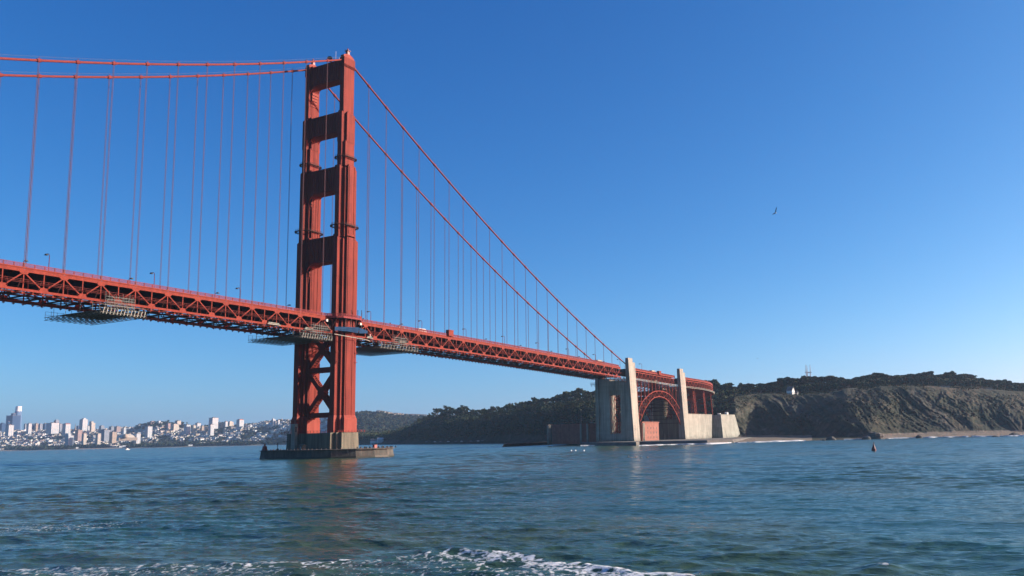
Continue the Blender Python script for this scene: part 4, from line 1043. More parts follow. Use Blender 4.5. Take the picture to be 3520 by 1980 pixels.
def deck_run(par, pts, name_mats=True, depth=6.2, pan=8.05):
    """deck with railing and shallow edge trusses along a list of (x, y, z, nx, ny) centre points; n = unit vector to the ocean side"""
    rw, tr, rl, wk = MB(), MB(), MB(), MB()
    for i in range(len(pts)-1):
        x0, y0, z0, a0, b0 = pts[i]; x1, y1, z1, a1, b1 = pts[i+1]
        q = [(x0+a0*13.3, y0+b0*13.3), (x1+a1*13.3, y1+b1*13.3), (x1-a1*13.3, y1-b1*13.3), (x0-a0*13.3, y0-b0*13.3)]
        rw.add([(q[0][0], q[0][1], z0-.8), (q[1][0], q[1][1], z1-.8), (q[2][0], q[2][1], z1-.8), (q[3][0], q[3][1], z0-.8), (q[0][0], q[0][1], z0-.15), (q[1][0], q[1][1], z1-.15), (q[2][0], q[2][1], z1-.15), (q[3][0], q[3][1], z0-.15)],
               [(0, 3, 2, 1), (4, 5, 6, 7), (0, 1, 5, 4), (2, 3, 7, 6)])
        for s_ in (1, -1):
            p = Vector((x0+s_*a0*13.6, y0+s_*b0*13.6, z0)); r = Vector((x1+s_*a1*13.6, y1+s_*b1*13.6, z1)); dn = Vector((0, 0, 1))
            tr.bar(p-dn*.5, r-dn*.5, .5, 1.0); tr.bar(p-dn*2.3, r-dn*2.3, .5, .7)
            tr.bar(p-dn*depth, r-dn*depth, .5, .6); mid = (p+r)/2
            tr.bar(p-dn*depth, mid-dn*2.5, .34); tr.bar(mid-dn*2.5, r-dn*depth, .34); tr.bar(p-dn*2, p-dn*depth, .34); tr.bar(mid-dn*2, mid-dn*depth, .3)
            n = 26
            rl.bar(p+dn*1.35, r+dn*1.35, .16); rl.bar(p+dn*.15, r+dn*.15, .14)
            for k in range(n):
                t = p+(r-p)*(k/n); rl.bar(t, t+dn*1.3, .22 if k % 13 == 0 else .15)
            o_ = Vector((s_*a0, s_*b0, 0)); o2 = Vector((s_*a1, s_*b1, 0))
            wk.bar(p-dn*(depth+.3)+o_*1.2, r-dn*(depth+.3)+o2*1.2, 1.6, .25); wk.bar(p-dn*(depth-.9)+o_*1.9, r-dn*(depth-.9)+o2*1.9, .22)
            for k in range(4):
                t = p+(r-p)*(k/4)+o_*1.9; wk.bar(t-dn*(depth+.3), t-dn*(depth-1.0), .2)
        tr.bar((q[0][0], q[0][1], z0-depth), (q[3][0], q[3][1], z0-depth), .5, .5); rw.bar((q[0][0], q[0][1], z0-2.0), (q[3][0], q[3][1], z0-2.0), .5, 1.8)
    rw.build('roadway', M_road, par); tr.build('edge_truss', M_truss, par); rl.build('railing', M_cable, par); wk.build('maintenance_walk', M_scafw, par)
deck_run(arch, [(355.5+i*8.05, 0, zd(355.5+i*8.05), 0, -1) for i in range(14)], depth=9.2)

# approach viaduct curving away to the bluff
via = tag(empty('approach_viaduct', (520, 0, 20), True), 'orange steel viaduct curving from the right pylon to the bluff', 'viaduct')
pts = []; x, y, hd, z = 476.0, 0.0, 0.0, zd(476)
for i in range(34):
    pts.append((x, y, z, sin(hd), -cos(hd)))
    if i > 5: hd += .034
    x += 8.05*cos(hd); y += 8.05*sin(hd); z -= .10+(.09 if i > 6 else 0)
deck_run(via, pts, depth=9.0)
def trestle(i0, zb):
    x, y, z, a, b_ = pts[i0]; o = MB(); tx, ty = -b_, a
    for s_ in (1, -1):
        A = Vector((x+s_*a*10.5, y+s_*b_*10.5, z-9)); n = int((A.z-zb)/6)
        for q in (-2.4, 2.4):
            off = Vector((tx*q, ty*q, 0)); o.bar(A+off, Vector((A.x, A.y, zb))+off*1.15+Vector((s_*a*2, s_*b_*2, 0)), .55)
        for k in range(n):
            z0 = A.z-k*(A.z-zb)/n; z1 = A.z-(k+1)*(A.z-zb)/n; off = Vector((tx*2.4, ty*2.4, 0)); B = Vector((A.x, A.y, 0))
            e = Vector((s_*a*2*(k/n), s_*b_*2*(k/n), 0))
            o.bar(B+off+e+Vector((0, 0, z0)), B-off+e+Vector((0, 0, z1)), .38); o.bar(B-off+e+Vector((0, 0, z0)), B+off+e+Vector((0, 0, z1)), .38); o.bar(B+off+e+Vector((0, 0, z1)), B-off+e+Vector((0, 0, z1)), .38)
    n = 4
    P = Vector((x+a*10.5, y+b_*10.5, 0)); Q = Vector((x-a*10.5, y-b_*10.5, 0))
    for k in range(n):
        z0 = z-9-k*(z-9-zb)/n; z1 = z-9-(k+1)*(z-9-zb)/n; o.bar(P+Vector((0, 0, z0)), Q+Vector((0, 0, z1)), .4); o.bar(Q+Vector((0, 0, z0)), P+Vector((0, 0, z1)), .4); o.bar(P+Vector((0, 0, z1)), Q+Vector((0, 0, z1)), .4)
    o.build('trestle_tower', M_truss, via)
for i0, zb in ((5, 26), (9, 26), (16, 26), (24, 36)): trestle(i0, zb)

# anchorage wall and its corner bastion right of the second pylon
aw = tag(empty('retaining_wall', (540, -18, 3), True), 'long pale concrete wall running right from the second pylon at the water', 'wall')
b = MB()
def batter(b, x0, x1, y, z1, x0b, x1b, yb, yin, z0=-1.5):
    b.add([(x0b, yb, z0), (x1b, yb, z0), (x1b, yin, z0), (x0b, yin, z0), (x0, y, z1), (x1, y, z1), (x1, yin, z1), (x0, yin, z1)],
          [(0, 3, 2, 1), (4, 5, 6, 7), (0, 1, 5, 4), (1, 2, 6, 5), (2, 3, 7, 6), (3, 0, 4, 7)])
batter(b, 473.5, 549, -18, 28.0, 473.5, 541, -19.6, 28); b.build('wall_body', M_conc, aw)
b = MB(); b.box(477.2, 548.5, -18.25, -16.8, 28.01, 28.6); b.build('coping', M_conc, aw)
ab = tag(empty('corner_bastion', (580, -18, 3), True), 'pale yellow-stained concrete bastion with sloping sides at the right end of the wall', 'bastion')
b = MB(); batter(b, 557.5, 603.5, -25, 28.0, 552, 612, -29, 26); b.build('bastion_body', M_conc, ab)
b = MB(); b.box(558, 603, -25.2, -23.6, 28.01, 28.6); b.build('coping', M_conc, ab)
for i, (x, w_, h) in enumerate(((566, 1.5, 2.0), (590, 2.6, 3.6))):
    b = MB(); b.box(-w_, w_, -1.3, 1.3, 0, h*.75); b.extr([(-w_-.15, -1.5, h*.75+.01), (w_+.15, -1.5, h*.75+.01), (0, -1.5, h)], (0, 3, 0)); o = b.build('white_shed', M_white); o.location = (x, -20, 28.0)
    tag(o, ['tiny white shed on top of the bastion, nearer the wall', 'white shed on top of the bastion near its right edge'][i], 'shed')
# dark retaining face between wall and bastion
# brick fort
fort = tag(empty('brick_fort', (390, 20, 3), True), 'red brick fort below the arch, partly in shade behind the first pylon', 'fort')
b = MB(); b.prism([(366.5, -20), (403, -20), (404, 10), (436, 40), (430, 85), (374, 80), (362, 40)], 1.5, 19.2); b.build('fort_wall', M_brick, fort)
b = MB(); b.prism([(366.1, -20.5), (403.5, -20.5), (404.5, 10), (436.6, 40), (430.5, 85.6), (373.6, 80.6), (361.4, 40)], 19.21, 20.1); b.build('parapet', M_brick, fort)
b = MB()
for x in (367.5, 370): b.box(x, x+.9, -20.7, -20.01, 2, 19)
for y in (0, 33, 40, 76): b.box(361, 366, y, y+1.8, 2, 19.9)
b.build('stone_quoin', M_conc, fort)
for r in range(3):
    for c_ in range(4):
        b = MB(); x = 378+c_*6.5; z = 5.0+r*4.2; b.box(x, x+1.1, -20.08, -19.9, z, z+1.5); b.extr([(x-.1, -20.1, z+1.5), (x+1.2, -20.1, z+1.5), (x+.55, -20.1, z+2.0)], (0, .15, 0)); b.build('gun_port', M_black, fort)
b = MB(); b.tube((388, 6, 20.1), (388, 6, 25), .12, 5); b.lathe([(.9, 20.1), (1, 21.5), (.2, 22.6)], 388, 6, 8); b.build('roof_beacon', M_white, fort)
b = MB(); b.box(363, 364, 18, 19, 20.1, 22.2); b.build('chimney', M_white, fort)
for i, (u, v0, v1, D) in enumerate(((1998, 1455, 1408, 900), (1872, 1412, 1381, 1420), (2451, 1395, 1372, 1040))):
    p = atd(u, v0, D); h = atd(u, v1, D).z-p.z; b = MB(); b.tube((0, 0, -2), (0, 0, h), .28, 6, r2=.16); b.bar((-1.2, 0, h-.6), (1.2, 0, h-.6), .2); b.box(-.2, .2, -.2, .2, h, h+.4)
    o = b.build('utility_pole', [M_conc, M_grey, M_conc][i]); o.location = p
    tag(o, ['tall pale pole rising beside the brick fort, left of the first pylon', 'pale pole on the wooded slope among the trees', 'small pole on the slope right of the viaduct'][i], 'pole')

# ------------------------------------------------------------------ trees
def leaf_cloud(rg, clumps, n_per, size, flat=.5):
    V = []; F = []
    for (cx_, cy_, cz_, rx_, ry_, rz_) in clumps:
        k = int(n_per*rx_*ry_*.35)+8
        d = rg.normal(size=(k, 3)); d /= np.linalg.norm(d, axis=1)[:, None]; r = rg.random(k)**.4
        p = d*r[:, None]*np.array([rx_, ry_, rz_])+np.array([cx_, cy_, cz_])
        a = rg.normal(size=(k, 3)); a[:, 2] *= flat; a /= np.linalg.norm(a, axis=1)[:, None]
        b = np.cross(a, rg.normal(size=(k, 3))); b /= np.linalg.norm(b, axis=1)[:, None]
        s = size*(.6+.8*rg.random(k))[:, None]
        o = sum(len(v) for v in V)
        q = np.stack([p-a*s-b*s*.6, p+a*s-b*s*.5, p+a*s*.8+b*s*.6, p-a*s*.8+b*s*.7], 1).reshape(-1, 3)
        V.append(q); F.append(np.arange(o, o+4*k).reshape(-1, 4))
    return np.vstack(V), np.vstack(F)
def make_tree(kind, seed):
    rg = np.random.default_rng(seed); o = empty(kind); t = MB(); H = 14.0
    clumps = []
    if kind == 'cypress_tree':                                        # wind-shaped, flat layered crown
        lean = rg.uniform(-.12, .22); top = Vector((lean*9, rg.uniform(-1, 1), 8.8))
        t.tube((0, 0, -1.5), (lean*4, 0, 4.2), .55, 6, r2=.42); t.tube((lean*4, 0, 4.2), top, .42, 6, r2=.2)
        for i in range(7):
            a = rg.uniform(0, 6.28); r = rg.uniform(1.6, 4.6); z = rg.uniform(7.2, 12.2)
            c = (lean*10+r*cos(a)*1.1, r*sin(a), z); t.tube((lean*4, 0, 4.4+.3*i), (c[0], c[1], c[2]-.5), .2, 5, r2=.09)
            clumps.append((*c, rg.uniform(2.0, 3.7), rg.uniform(2.0, 3.6), rg.uniform(.8, 1.5)))
        clumps.append((lean*9, 0, 9.6, 3.2, 3.2, 1.8)); mt = M_leafA
    else:                                                             # tall, open gum tree
        t.tube((0, 0, -1.5), (rg.uniform(-.6, .6), 0, 6), .42, 6, r2=.32)
        for i in range(8):
            a = rg.uniform(0, 6.28); r = rg.uniform(.8, 3.4); z = rg.uniform(6.0, 13.0)
            c = (r*cos(a), r*sin(a), z); t.tube((0, 0, 4+.35*i), (c[0], c[1], c[2]-.5), .16, 5, r2=.07)
            clumps.append((*c, rg.uniform(1.3, 2.6), rg.uniform(1.3, 2.6), rg.uniform(1.2, 2.2)))
        mt = M_leafB
    t.build('trunk', M_bark, o)
    V, F = leaf_cloud(rg, clumps, 46, .55)
    npmesh('crown', V, F, mt, smooth=False, parent=o)
    return o
protos = {'cypress_tree': [make_tree('cypress_tree', 20+i) for i in range(5)], 'gum_tree': [make_tree('gum_tree', 40+i) for i in range(4)]}
used_p = set()
def plant(kind, loc, scl, lab, group):
    P_ = protos[kind]; i = random.randrange(len(P_)); root = P_[i]; rz = random.uniform(0, 6.28)
    if (kind, i) not in used_p:
        used_p.add((kind, i)); o = root; o.location = loc; o.rotation_euler = (0, 0, rz); o.scale = scl
    else: o = dup(root, loc, rz, scl)
    tag(o, lab, 'tree', group)
rt = random.Random(21)
def sky_v(u): return float(hf(u, 7))
# trees along the bluff skyline
tier_front = lambda t: t < 4.8
for i in range(112):
    u = 2440+i*(3560-2440)/112+rt.uniform(-4, 4)
    t = rt.choice([4.55, 4.75, 4.9, 5.0]); x, y, z = ghead(u, t)
    th = float(hf(u, 8))*(1.0+(.30 if tier_front(t) and u < 2900 else .16)*rt.uniform(-1, 1)); s_ = th/12.6
    tier = 'front' if t < 4.8 else 'back'
    zone = 'just right of the viaduct' if u < 2560 else 'behind the white house' if u < 2800 else 'right of the lattice mast' if u < 3050 else 'at the far right end'
    plant('cypress_tree', (x, y, z-.8), (s_*1.25, s_*1.25, s_), 'cypress, %s row, bluff skyline %s' % (tier, zone), 'cypresses on the bluff skyline, %s %s' % (tier, zone))
for i in range(70):
    u = 2450+rt.random()*1090; x, y, z = ghead(u, rt.uniform(4.0, 4.5)); s_ = rt.uniform(.6, .95)
    zone = 'left of the white house' if u < 2710 else 'right of the white house' if u < 3050 else 'towards the right edge'
    plant('cypress_tree', (x, y, z-.6), (s_*1.3, s_*1.3, s_), 'lower cypress above the cliff, %s' % zone, 'lower cypresses above the cliff, %s' % zone)
# gum trees on the shaded hill behind the fort
for i in range(92):
    u = 1440+i*(2140-1440)/92+rt.uniform(-4, 4); t = rt.choice([4.7, 4.9, 5.0]); x, y, z = ghill(u, t)
    th = float(wf(u, 7))*(1.0+.15*rt.uniform(-1, 1)); s_ = th/13.2
    zone = 'left end' if u < 1620 else 'middle' if u < 1850 else 'beside the first pylon'
    plant('gum_tree' if rt.random() < .7 else 'cypress_tree', (x, y, z-.8), (s_*1.25, s_*1.25, s_), 'bushy skyline tree of the shaded hill, %s' % zone, 'skyline trees of the shaded hill, %s' % zone)
for i in range(60):
    u = 1445+rt.random()*600; x, y, z = ghill(u, rt.uniform(2.6, 4.3)); s_ = rt.uniform(.6, 1.0)
    zone = 'near the water' if u < 1640 else 'below the path' if u < 1850 else 'left of the first pylon'
    plant('gum_tree', (x, y, z-.6), (s_*1.3, s_*1.3, s_), 'tree on the shaded slope under the skyline, %s' % zone, 'trees on the shaded slope, %s' % zone)
# taller trees that break the skyline
for kind, smp, tt, lab, L_ in (('cypress_tree', ghead, 4.85, 'tall cypress standing above the others on the bluff skyline', [(2448, 1303), (2466, 1305), (2502, 1312), (2563, 1315), (2630, 1313), (2652, 1310), (2705, 1297), (2713, 1294), (2736, 1299), (2790, 1287), (2803, 1290), (2860, 1284), (2873, 1287), (3035, 1276), (3205, 1274), (3282, 1275), (3332, 1281)]),
                              ('gum_tree', ghill, 4.8, 'tall gum tree standing above the others on the shaded hill', [(1530, 1399), (1546, 1402), (1590, 1398), (1606, 1401), (1756, 1389), (1836, 1370), (1946, 1345), (1990, 1339), (2012, 1342)])):
    for u, vt in L_:
        x, y, z = smp(u, tt); D = (Vector((x, y, z))-CAM).dot(Fv); s_ = (zat(u, vt, D)-z+.8)/12.9
        plant(kind, (x, y, z-.8), (s_*1.05, s_*1.05, s_), lab, 'tall skyline trees, %s' % kind.replace('_', ' '))
# number the skyline trees within their stretch, left to right as seen from the water
UNITS = ['', 'first', 'second', 'third', 'fourth', 'fifth', 'sixth', 'seventh', 'eighth', 'ninth', 'tenth', 'eleventh', 'twelfth', 'thirteenth', 'fourteenth', 'fifteenth', 'sixteenth', 'seventeenth', 'eighteenth', 'nineteenth']
def ordw(n):
    if n < 20: return UNITS[n]
    t, k = divmod(n, 10); return (['', '', 'twentieth', 'thirtieth', 'fortieth', 'fiftieth'][t] if k == 0 else ['', '', 'twenty-', 'thirty-', 'forty-', 'fifty-'][t]+UNITS[k])
def number_group(pref):
    G_ = {}
    for o in col.objects:
        if o.parent is None and str(o.get('group', '')).startswith(pref): G_.setdefault(o['label'], []).append(o)
    for lab, os_ in G_.items():
        os_.sort(key=lambda o: (Vector(o.location)-CAM).dot(Rv)/(Vector(o.location)-CAM).dot(Fv))
        if len(os_) > 1:
            for k, o in enumerate(os_): o['label'] = '%s, %s from the left' % (lab, ordw(k+1))
number_group('tall skyline trees'); number_group('cypresses on the bluff skyline'); number_group('skyline trees of the shaded hill'); number_group('cormorants')
# undergrowth and woodland nobody could count
def thicket(name, pts, size, matl, lab_kind='stuff', flat=1):
    rg = np.random.default_rng(len(pts)); P_ = np.array(pts); k = len(P_)
    a = rg.normal(size=(k, 3)); a[:, 2] *= .5; a /= np.linalg.norm(a, axis=1)[:, None]; b = np.cross(a, rg.normal(size=(k, 3))); b /= np.linalg.norm(b, axis=1)[:, None]
    s = (size*P_[:, 3])[:, None]; p = P_[:, :3]
    V = np.stack([p-a*s-b*s*.7, p+a*s-b*s*.6, p+a*s*.8+b*s*.8, p-a*s*.9+b*s*.7], 1).reshape(-1, 3)
    o = npmesh(name, V, np.arange(4*k).reshape(-1, 4), matl, smooth=False); o['kind'] = 'stuff'; return o
def canopy(sampler_, u0, u1, t0, t1, n, hh, dens=None, clump=7, s0=1.0, spread=3.0):
    out = []
    for i in range(n):
        u = rt.uniform(u0, u1); t = rt.uniform(t0, t1)
        if dens and not dens(u, t): continue
        x, y, z = sampler_(u, t); h = hh*rt.uniform(.5, 1.1)
        for k in range(clump):
            out.append((x+rt.gauss(0, spread), y+rt.gauss(0, spread), z+h*rt.uniform(.15, 1.0)+rt.gauss(0, .3), s0*rt.uniform(.6, 1.4)))
    return out
thicket('bluff_woodland', canopy(ghead, 2420, 3600, 4.15, 5.0, 3600, 9, clump=12), 1.0, M_leafA)
thicket('shore_woodland', canopy(ghill, 1185, 1450, 2.3, 5.0, 1500, 8, clump=10), 1.1, M_leafB)
thicket('hill_woodland', canopy(ghill, 1430, 2140, 2.15, 5.0, 4200, 7.5, dens=lambda u, t: not (2.95 < t < 4.05 and u > 1640) or rt.random() < .12, clump=11), 1.05, M_leafB)
thicket('cliff_scrub', canopy(ghead, 2440, 3600, 2.25, 4.0, 4200, 1.3, dens=lambda u, t: float(fbm(np.array([u*.012]), np.array([t*2.3]), 3)[0]) > .5, clump=5, spread=2.4), .6, M_scrub)
thicket('slope_scrub', canopy(ghead, 2050, 2520, 2.0, 4.5, 1800, 3, clump=6), .9, M_leafB)
M_cityleaf = mat('city_leaf', (.014, .021, .013), (.026, .034, .019), .9, .02, spec=.1)
cw_ = canopy(gcity, -100, 1200, 1.9, 3.25, 3600, 14, dens=lambda u, t: float(fbm(np.array([u*.01+3]), np.array([t*1.5]), 3)[0]) > .46, clump=9, spread=11, s0=1)
cw_ += canopy(gcity, -100, 1200, 3.1, 6.0, 1500, 9, dens=lambda u, t: float(fbm(np.array([u*.02+8]), np.array([t*2.1]), 3)[0]) > (.63 if u < 520 else .50), clump=8, spread=10, s0=1)
cw_ += canopy(gcity, 470, 620, 5.3, 6.0, 130, 22, clump=14, spread=12, s0=1.1)
thicket('city_woodland', cw_, 6.0, M_cityleaf)
fw = canopy(gcity, 1150, 1500, 1.9, 6.0, 3600, 12, clump=10, spread=9, s0=1)
thicket('far_hill_woodland', fw, 5.0, M_cityleaf)

# ------------------------------------------------------------------ rocks, surf
def rock_obj(u, v, D, w_, h_, lab, seed, z=None):
    rg = np.random.default_rng(seed); p = atd(u, v, D); zz0 = 0 if z is None else z
    bm = []; n, m_ = 12, 7; V = []
    for j in range(m_):
        ph = j/(m_-1)*pi*.5
        for i in range(n):
            a = 2*pi*i/n; r = cos(ph)**.7*(1+.45*(vnoise(np.array([i*.9+seed]), np.array([j*.8]))[0]-.5)); V.append((w_*r*cos(a), w_*.8*r*sin(a), h_*sin(ph)*(1+.3*(vnoise(np.array([i*.7+seed*3]), np.array([j*1.1]))[0]-.5))-.5))
    F = [(j*n+i, j*n+(i+1) % n, (j+1)*n+(i+1) % n, (j+1)*n+i) for j in range(m_-1) for i in range(n)]
    b = MB(); b.add(V, F+[tuple(range((m_-1)*n, m_*n))]); o = b.build('rock', M_rock); o.location = (p.x, p.y, zz0); o.rotation_euler = (0, 0, rg.random()*3)
    tag(o, lab, 'rock')
for a in [(2857, 1513, 738, 4.6, 3.6, 'large dark rock at the foot of the cliff left of the buoy', 1), (2832, 1515, 736, 2.6, 1.6, 'low rock in the water just left of the large dark rock', 2), (2694, 1508, 728, 3.2, 2.0, 'brown boulder on the beach below the pale slide scar', 3), (2650, 1518, 712, 1.8, 1.0, 'small flat rock at the waterline below the cliff, left of the boulder', 4),
          (2598, 1512, 760, 2.0, 1.4, 'small boulder in the middle of the left beach', 5), (2508, 1521, 715, 2.4, .9, 'flat dark rock in the surf right of the bastion', 6), (3008, 1508, 740, 8.5, 6.5, 'big split rock headland standing above the buoy', 7), (2978, 1510, 736, 5.0, 3.5, 'jagged rock left of the big split rock', 8),
          (3160, 1503, 745, 3.4, 3.3, 'pointed rock on the right beach near the waterline', 9), (3050, 1509, 742, 2.2, 1.2, 'small rock at the left end of the right beach', 10), (3352, 1502, 730, 5.0, 2.0, 'low dark rock in the surf on the right beach', 11), (3420, 1500, 716, 4.4, 1.6, 'long low rock in the surf near the right edge', 12), (3490, 1498, 712, 5.6, 3.4, 'dark rounded rock at the right edge of the beach', 13), (3200, 1504, 760, 2.0, 1.2, 'small stone between the pointed rock and the low surf rock', 14)]:
    rock_obj(*a)
def surf(u0, u1, fn, wd, name, seed, du=4.0):
    rg = np.random.default_rng(seed); V = []; us_ = np.arange(u0, u1, du); n = len(us_)
    for r in range(5):
        for i, u in enumerate(us_):
            D = fn(u); nn = float(fbm(np.array([u*.03+seed]), np.array([seed*1.0]), 3)[0]); w2 = wd*max(0.15, (nn-.25)*2.2)
            off = (r/4-.5)*w2; x, y = place(u, D-2+off+3*float(vnoise(np.array([u*.05]), np.array([seed+2.0]))[0]))
            zt_ = .42+.35*(nn-.3)+(0, .35, .6, .35, 0)[r]*(.4+nn) - (.5 if r in (0, 4) else 0)
            V.append((x, y, zt_))
    b = MB(); b.add(V, [(r*n+i, r*n+i+1, (r+1)*n+i+1, (r+1)*n+i) for r in range(4) for i in range(n-1)]); o = b.build(name, M_foam, smooth=True); o['kind'] = 'stuff'
def Dz(u, v): p = onz(u, v); return (p-CAM).dot(Fv)
sw = colfun([(2190, Dz(2190, 1534)), (2330, Dz(2330, 1529.5)), (2440, Dz(2440, 1527.5)), (2520, 708)])
surf(2195, 2528, lambda u: float(sw(u, 1)), 14, 'surf', 3)
surf(2528, 2770, lambda u: float(hf(u, 1))-3, 12, 'surf', 4)
surf(3045, 3330, lambda u: float(hf(u, 1))-3, 10, 'surf', 5)
surf(3340, 3560, lambda u: float(hf(u, 1))-4, 8, 'surf', 6)
surf(2900, 2965, lambda u: float(hf(u, 1))-4, 5, 'surf', 7)
surf(1740, 1860, lambda u: 1010, 16, 'surf', 8); surf(1995, 2045, lambda u: Dz(2020, 1533.5), 5, 'surf', 9)

# ------------------------------------------------------------------ city
WALLS = [mat('wall_%s' % n_, c, tuple(k*.8 for k in c), .85, .03, spec=.1) for n_, c in (('white', (.60, .60, .58)), ('cream', (.52, .49, .42)), ('grey', (.28, .29, .30)), ('tan', (.34, .28, .22)), ('pink', (.30, .20, .18)))]
M_roofd = mat('dark_roof', (.10, .09, .085), (.16, .14, .13), .9, .05)
M_rooft = mat('tile_roof', (.30, .10, .06), (.24, .085, .055), .9, .05)
def facade(name, c, glass, fw_=4.0, fh=3.6):
    M = bpy.data.materials.new(name); M.use_nodes = True; n = M.node_tree.nodes; l = M.node_tree.links; b = n['Principled BSDF']; b.inputs['Roughness'].default_value = .8; b.inputs['Specular IOR Level'].default_value = .15
    g = n.new('ShaderNodeTexCoord'); sep = n.new('ShaderNodeSeparateXYZ'); l.new(g.outputs['Object'], sep.inputs[0])
    ad = n.new('ShaderNodeMath'); ad.operation = 'ADD'; l.new(sep.outputs[0], ad.inputs[0]); l.new(sep.outputs[1], ad.inputs[1])
    cb = n.new('ShaderNodeCombineXYZ'); l.new(ad.outputs[0], cb.inputs[0]); l.new(sep.outputs[2], cb.inputs[1])
    br = n.new('ShaderNodeTexBrick'); br.offset = 0; br.inputs['Scale'].default_value = 1; br.inputs['Brick Width'].default_value = fw_*2.5; br.inputs['Row Height'].default_value = fh*2
    br.inputs['Mortar Size'].default_value = fh*.45; br.inputs['Color1'].default_value = (*glass, 1); br.inputs['Color2'].default_value = (*[q*1.3 for q in glass], 1); br.inputs['Mortar'].default_value = (*c, 1)
    l.new(cb.outputs[0], br.inputs['Vector']); l.new(br.outputs[0], b.inputs['Base Color']); return M
FAC = {'white': facade('facade_white', (.44, .44, .43), (.20, .23, .26)), 'cream': facade('facade_cream', (.44, .39, .32), (.2, .19, .18)), 'grey': facade('facade_grey', (.22, .24, .27), (.11, .13, .16)), 'tan': facade('facade_tan', (.34, .27, .21), (.16, .14, .12)), 'pink': facade('facade_pink', (.30, .225, .205), (.16, .12, .12)), 'dark': facade('facade_dark', (.028, .065, .13), (.018, .04, .085)), 'glass': facade('facade_glass', (.09, .16, .26), (.06, .11, .18))}
def block(u0, u1, vt, D, colr, lab, style='flat', vb=None, depth=None):
    """high-rise between columns u0..u1 with its top at vt, standing on the ground at depth D"""
    um = (u0+u1)/2; W = (u1-u0)/FPX*D; x, y = place(um, D); zt = zat(um, vt, D); zb = (zat(um, vb, D) if vb else 6)-12; H = zt-zb
    a, bb = W*.62, W*.42                                      # x and y sizes: both the north and the west face show
    sx, sy = a/ (abs(Rv.x)+.9)*1.0, W*.62
    # a box of size (sx, sy) in X and Y projects to about W
    th = atan2(um-PPX, FPX)+YAW; wx = abs(cos(th)); wy = abs(sin(th))
    sx = W*.60/max(wx, .25); sy = W*.40/max(wy, .25)
    if sx > 60: sx = 60; sy = max(10, (W-sx*wx)/max(wy, .25))
    o = empty('apartment_tower' if style != 'office' else 'office_tower', (x, y, zb)); b = MB()
    b.box(-sx/2, sx/2, -sy/2, sy/2, 0, H)
    b.build('facade', FAC[colr], o); r = MB()
    if style == 'pent': r.box(-sx*.3, sx*.3, -sy*.3, sy*.3, H+.05, H+W*.14)
    elif style == 'crown': r.box(-sx*.42, sx*.42, -sy*.42, sy*.42, H+.05, H+W*.1); r.box(-sx*.2, sx*.25, -sy*.25, sy*.25, H+W*.1+.05, H+W*.22)
    elif style == 'hip': r.box(-sx/2-.5, sx/2+.5, -sy/2-.5, sy/2+.5, H+.05, H+W*.12, sx*.2, sy*.2)
    elif style == 'step': r.box(-sx*.5, sx*.05, -sy*.4, sy*.4, H+.05, H+W*.3)
    else: r.box(-sx/2-.6, sx/2+.6, -sy/2-.6, sy/2+.6, H+.05, H+1.6); r.box(-sx*.2, sx*.1, -sy*.2, sy*.2, H+1.65, H+5)
    r.build('roof_top', FAC[colr] if style in ('step', 'crown', 'pent') else M_roofd if style != 'hip' else M_rooft, o)
    return tag(o, lab, 'building')
L = lambda x: x/4.77
Vv = lambda y: 1380+y/4.77
# the tall rounded tower with a tapering glass crown
o = empty('office_tower', (3467, 6762, 0)); x, y = place(57, 7900); D0 = 7900; o.location = (x, y, -5); W0 = 25.5/FPX*D0; H0 = zat(57, Vv(78), D0)+5
b = MB(); 
def rnd(w, n=24): return [(w*.5*(abs(cos(2*pi*i/n))**.6*(1 if cos(2*pi*i/n) > 0 else -1)), w*.5*(abs(sin(2*pi*i/n))**.6*(1 if sin(2*pi*i/n) > 0 else -1))) for i in range(n)]
lv = [(0, 1.0), (.45, 1.0), (.62, .93), (.78, .84), (.88, .76), (.885, .75)]
vs_ = []; fs_ = []
for k, (h, s_) in enumerate(lv):
    vs_ += [(p[0]*s_, p[1]*s_, H0*h) for p in rnd(W0*.94)]
    if k: fs_ += [((k-1)*24+i, (k-1)*24+(i+1) % 24, k*24+(i+1) % 24, k*24+i) for i in range(24)]
b.add(vs_, fs_+[tuple(range(120, 144))]); b.build('facade', FAC['glass'], o)
b = MB(); b.prism([(p[0]*.735, p[1]*.735) for p in rnd(W0*.94)], H0*.886, H0, .10); b.build('crown', WALLS[0], o); tag(o, 'tallest tower of the far skyline, tapering to a pale rounded top', 'building')
block(21, 62, Vv(232), 7000, 'dark', 'broad dark stepped office tower in front of the tallest tower', 'office')
block(34, 49, Vv(198), 7080, 'dark', 'narrow dark office tower rising behind the stepped one, left of the tallest tower', 'office')
block(23, 30, Vv(330), 6900, 'dark', 'low dark shoulder tower left of the stepped office tower', 'office')
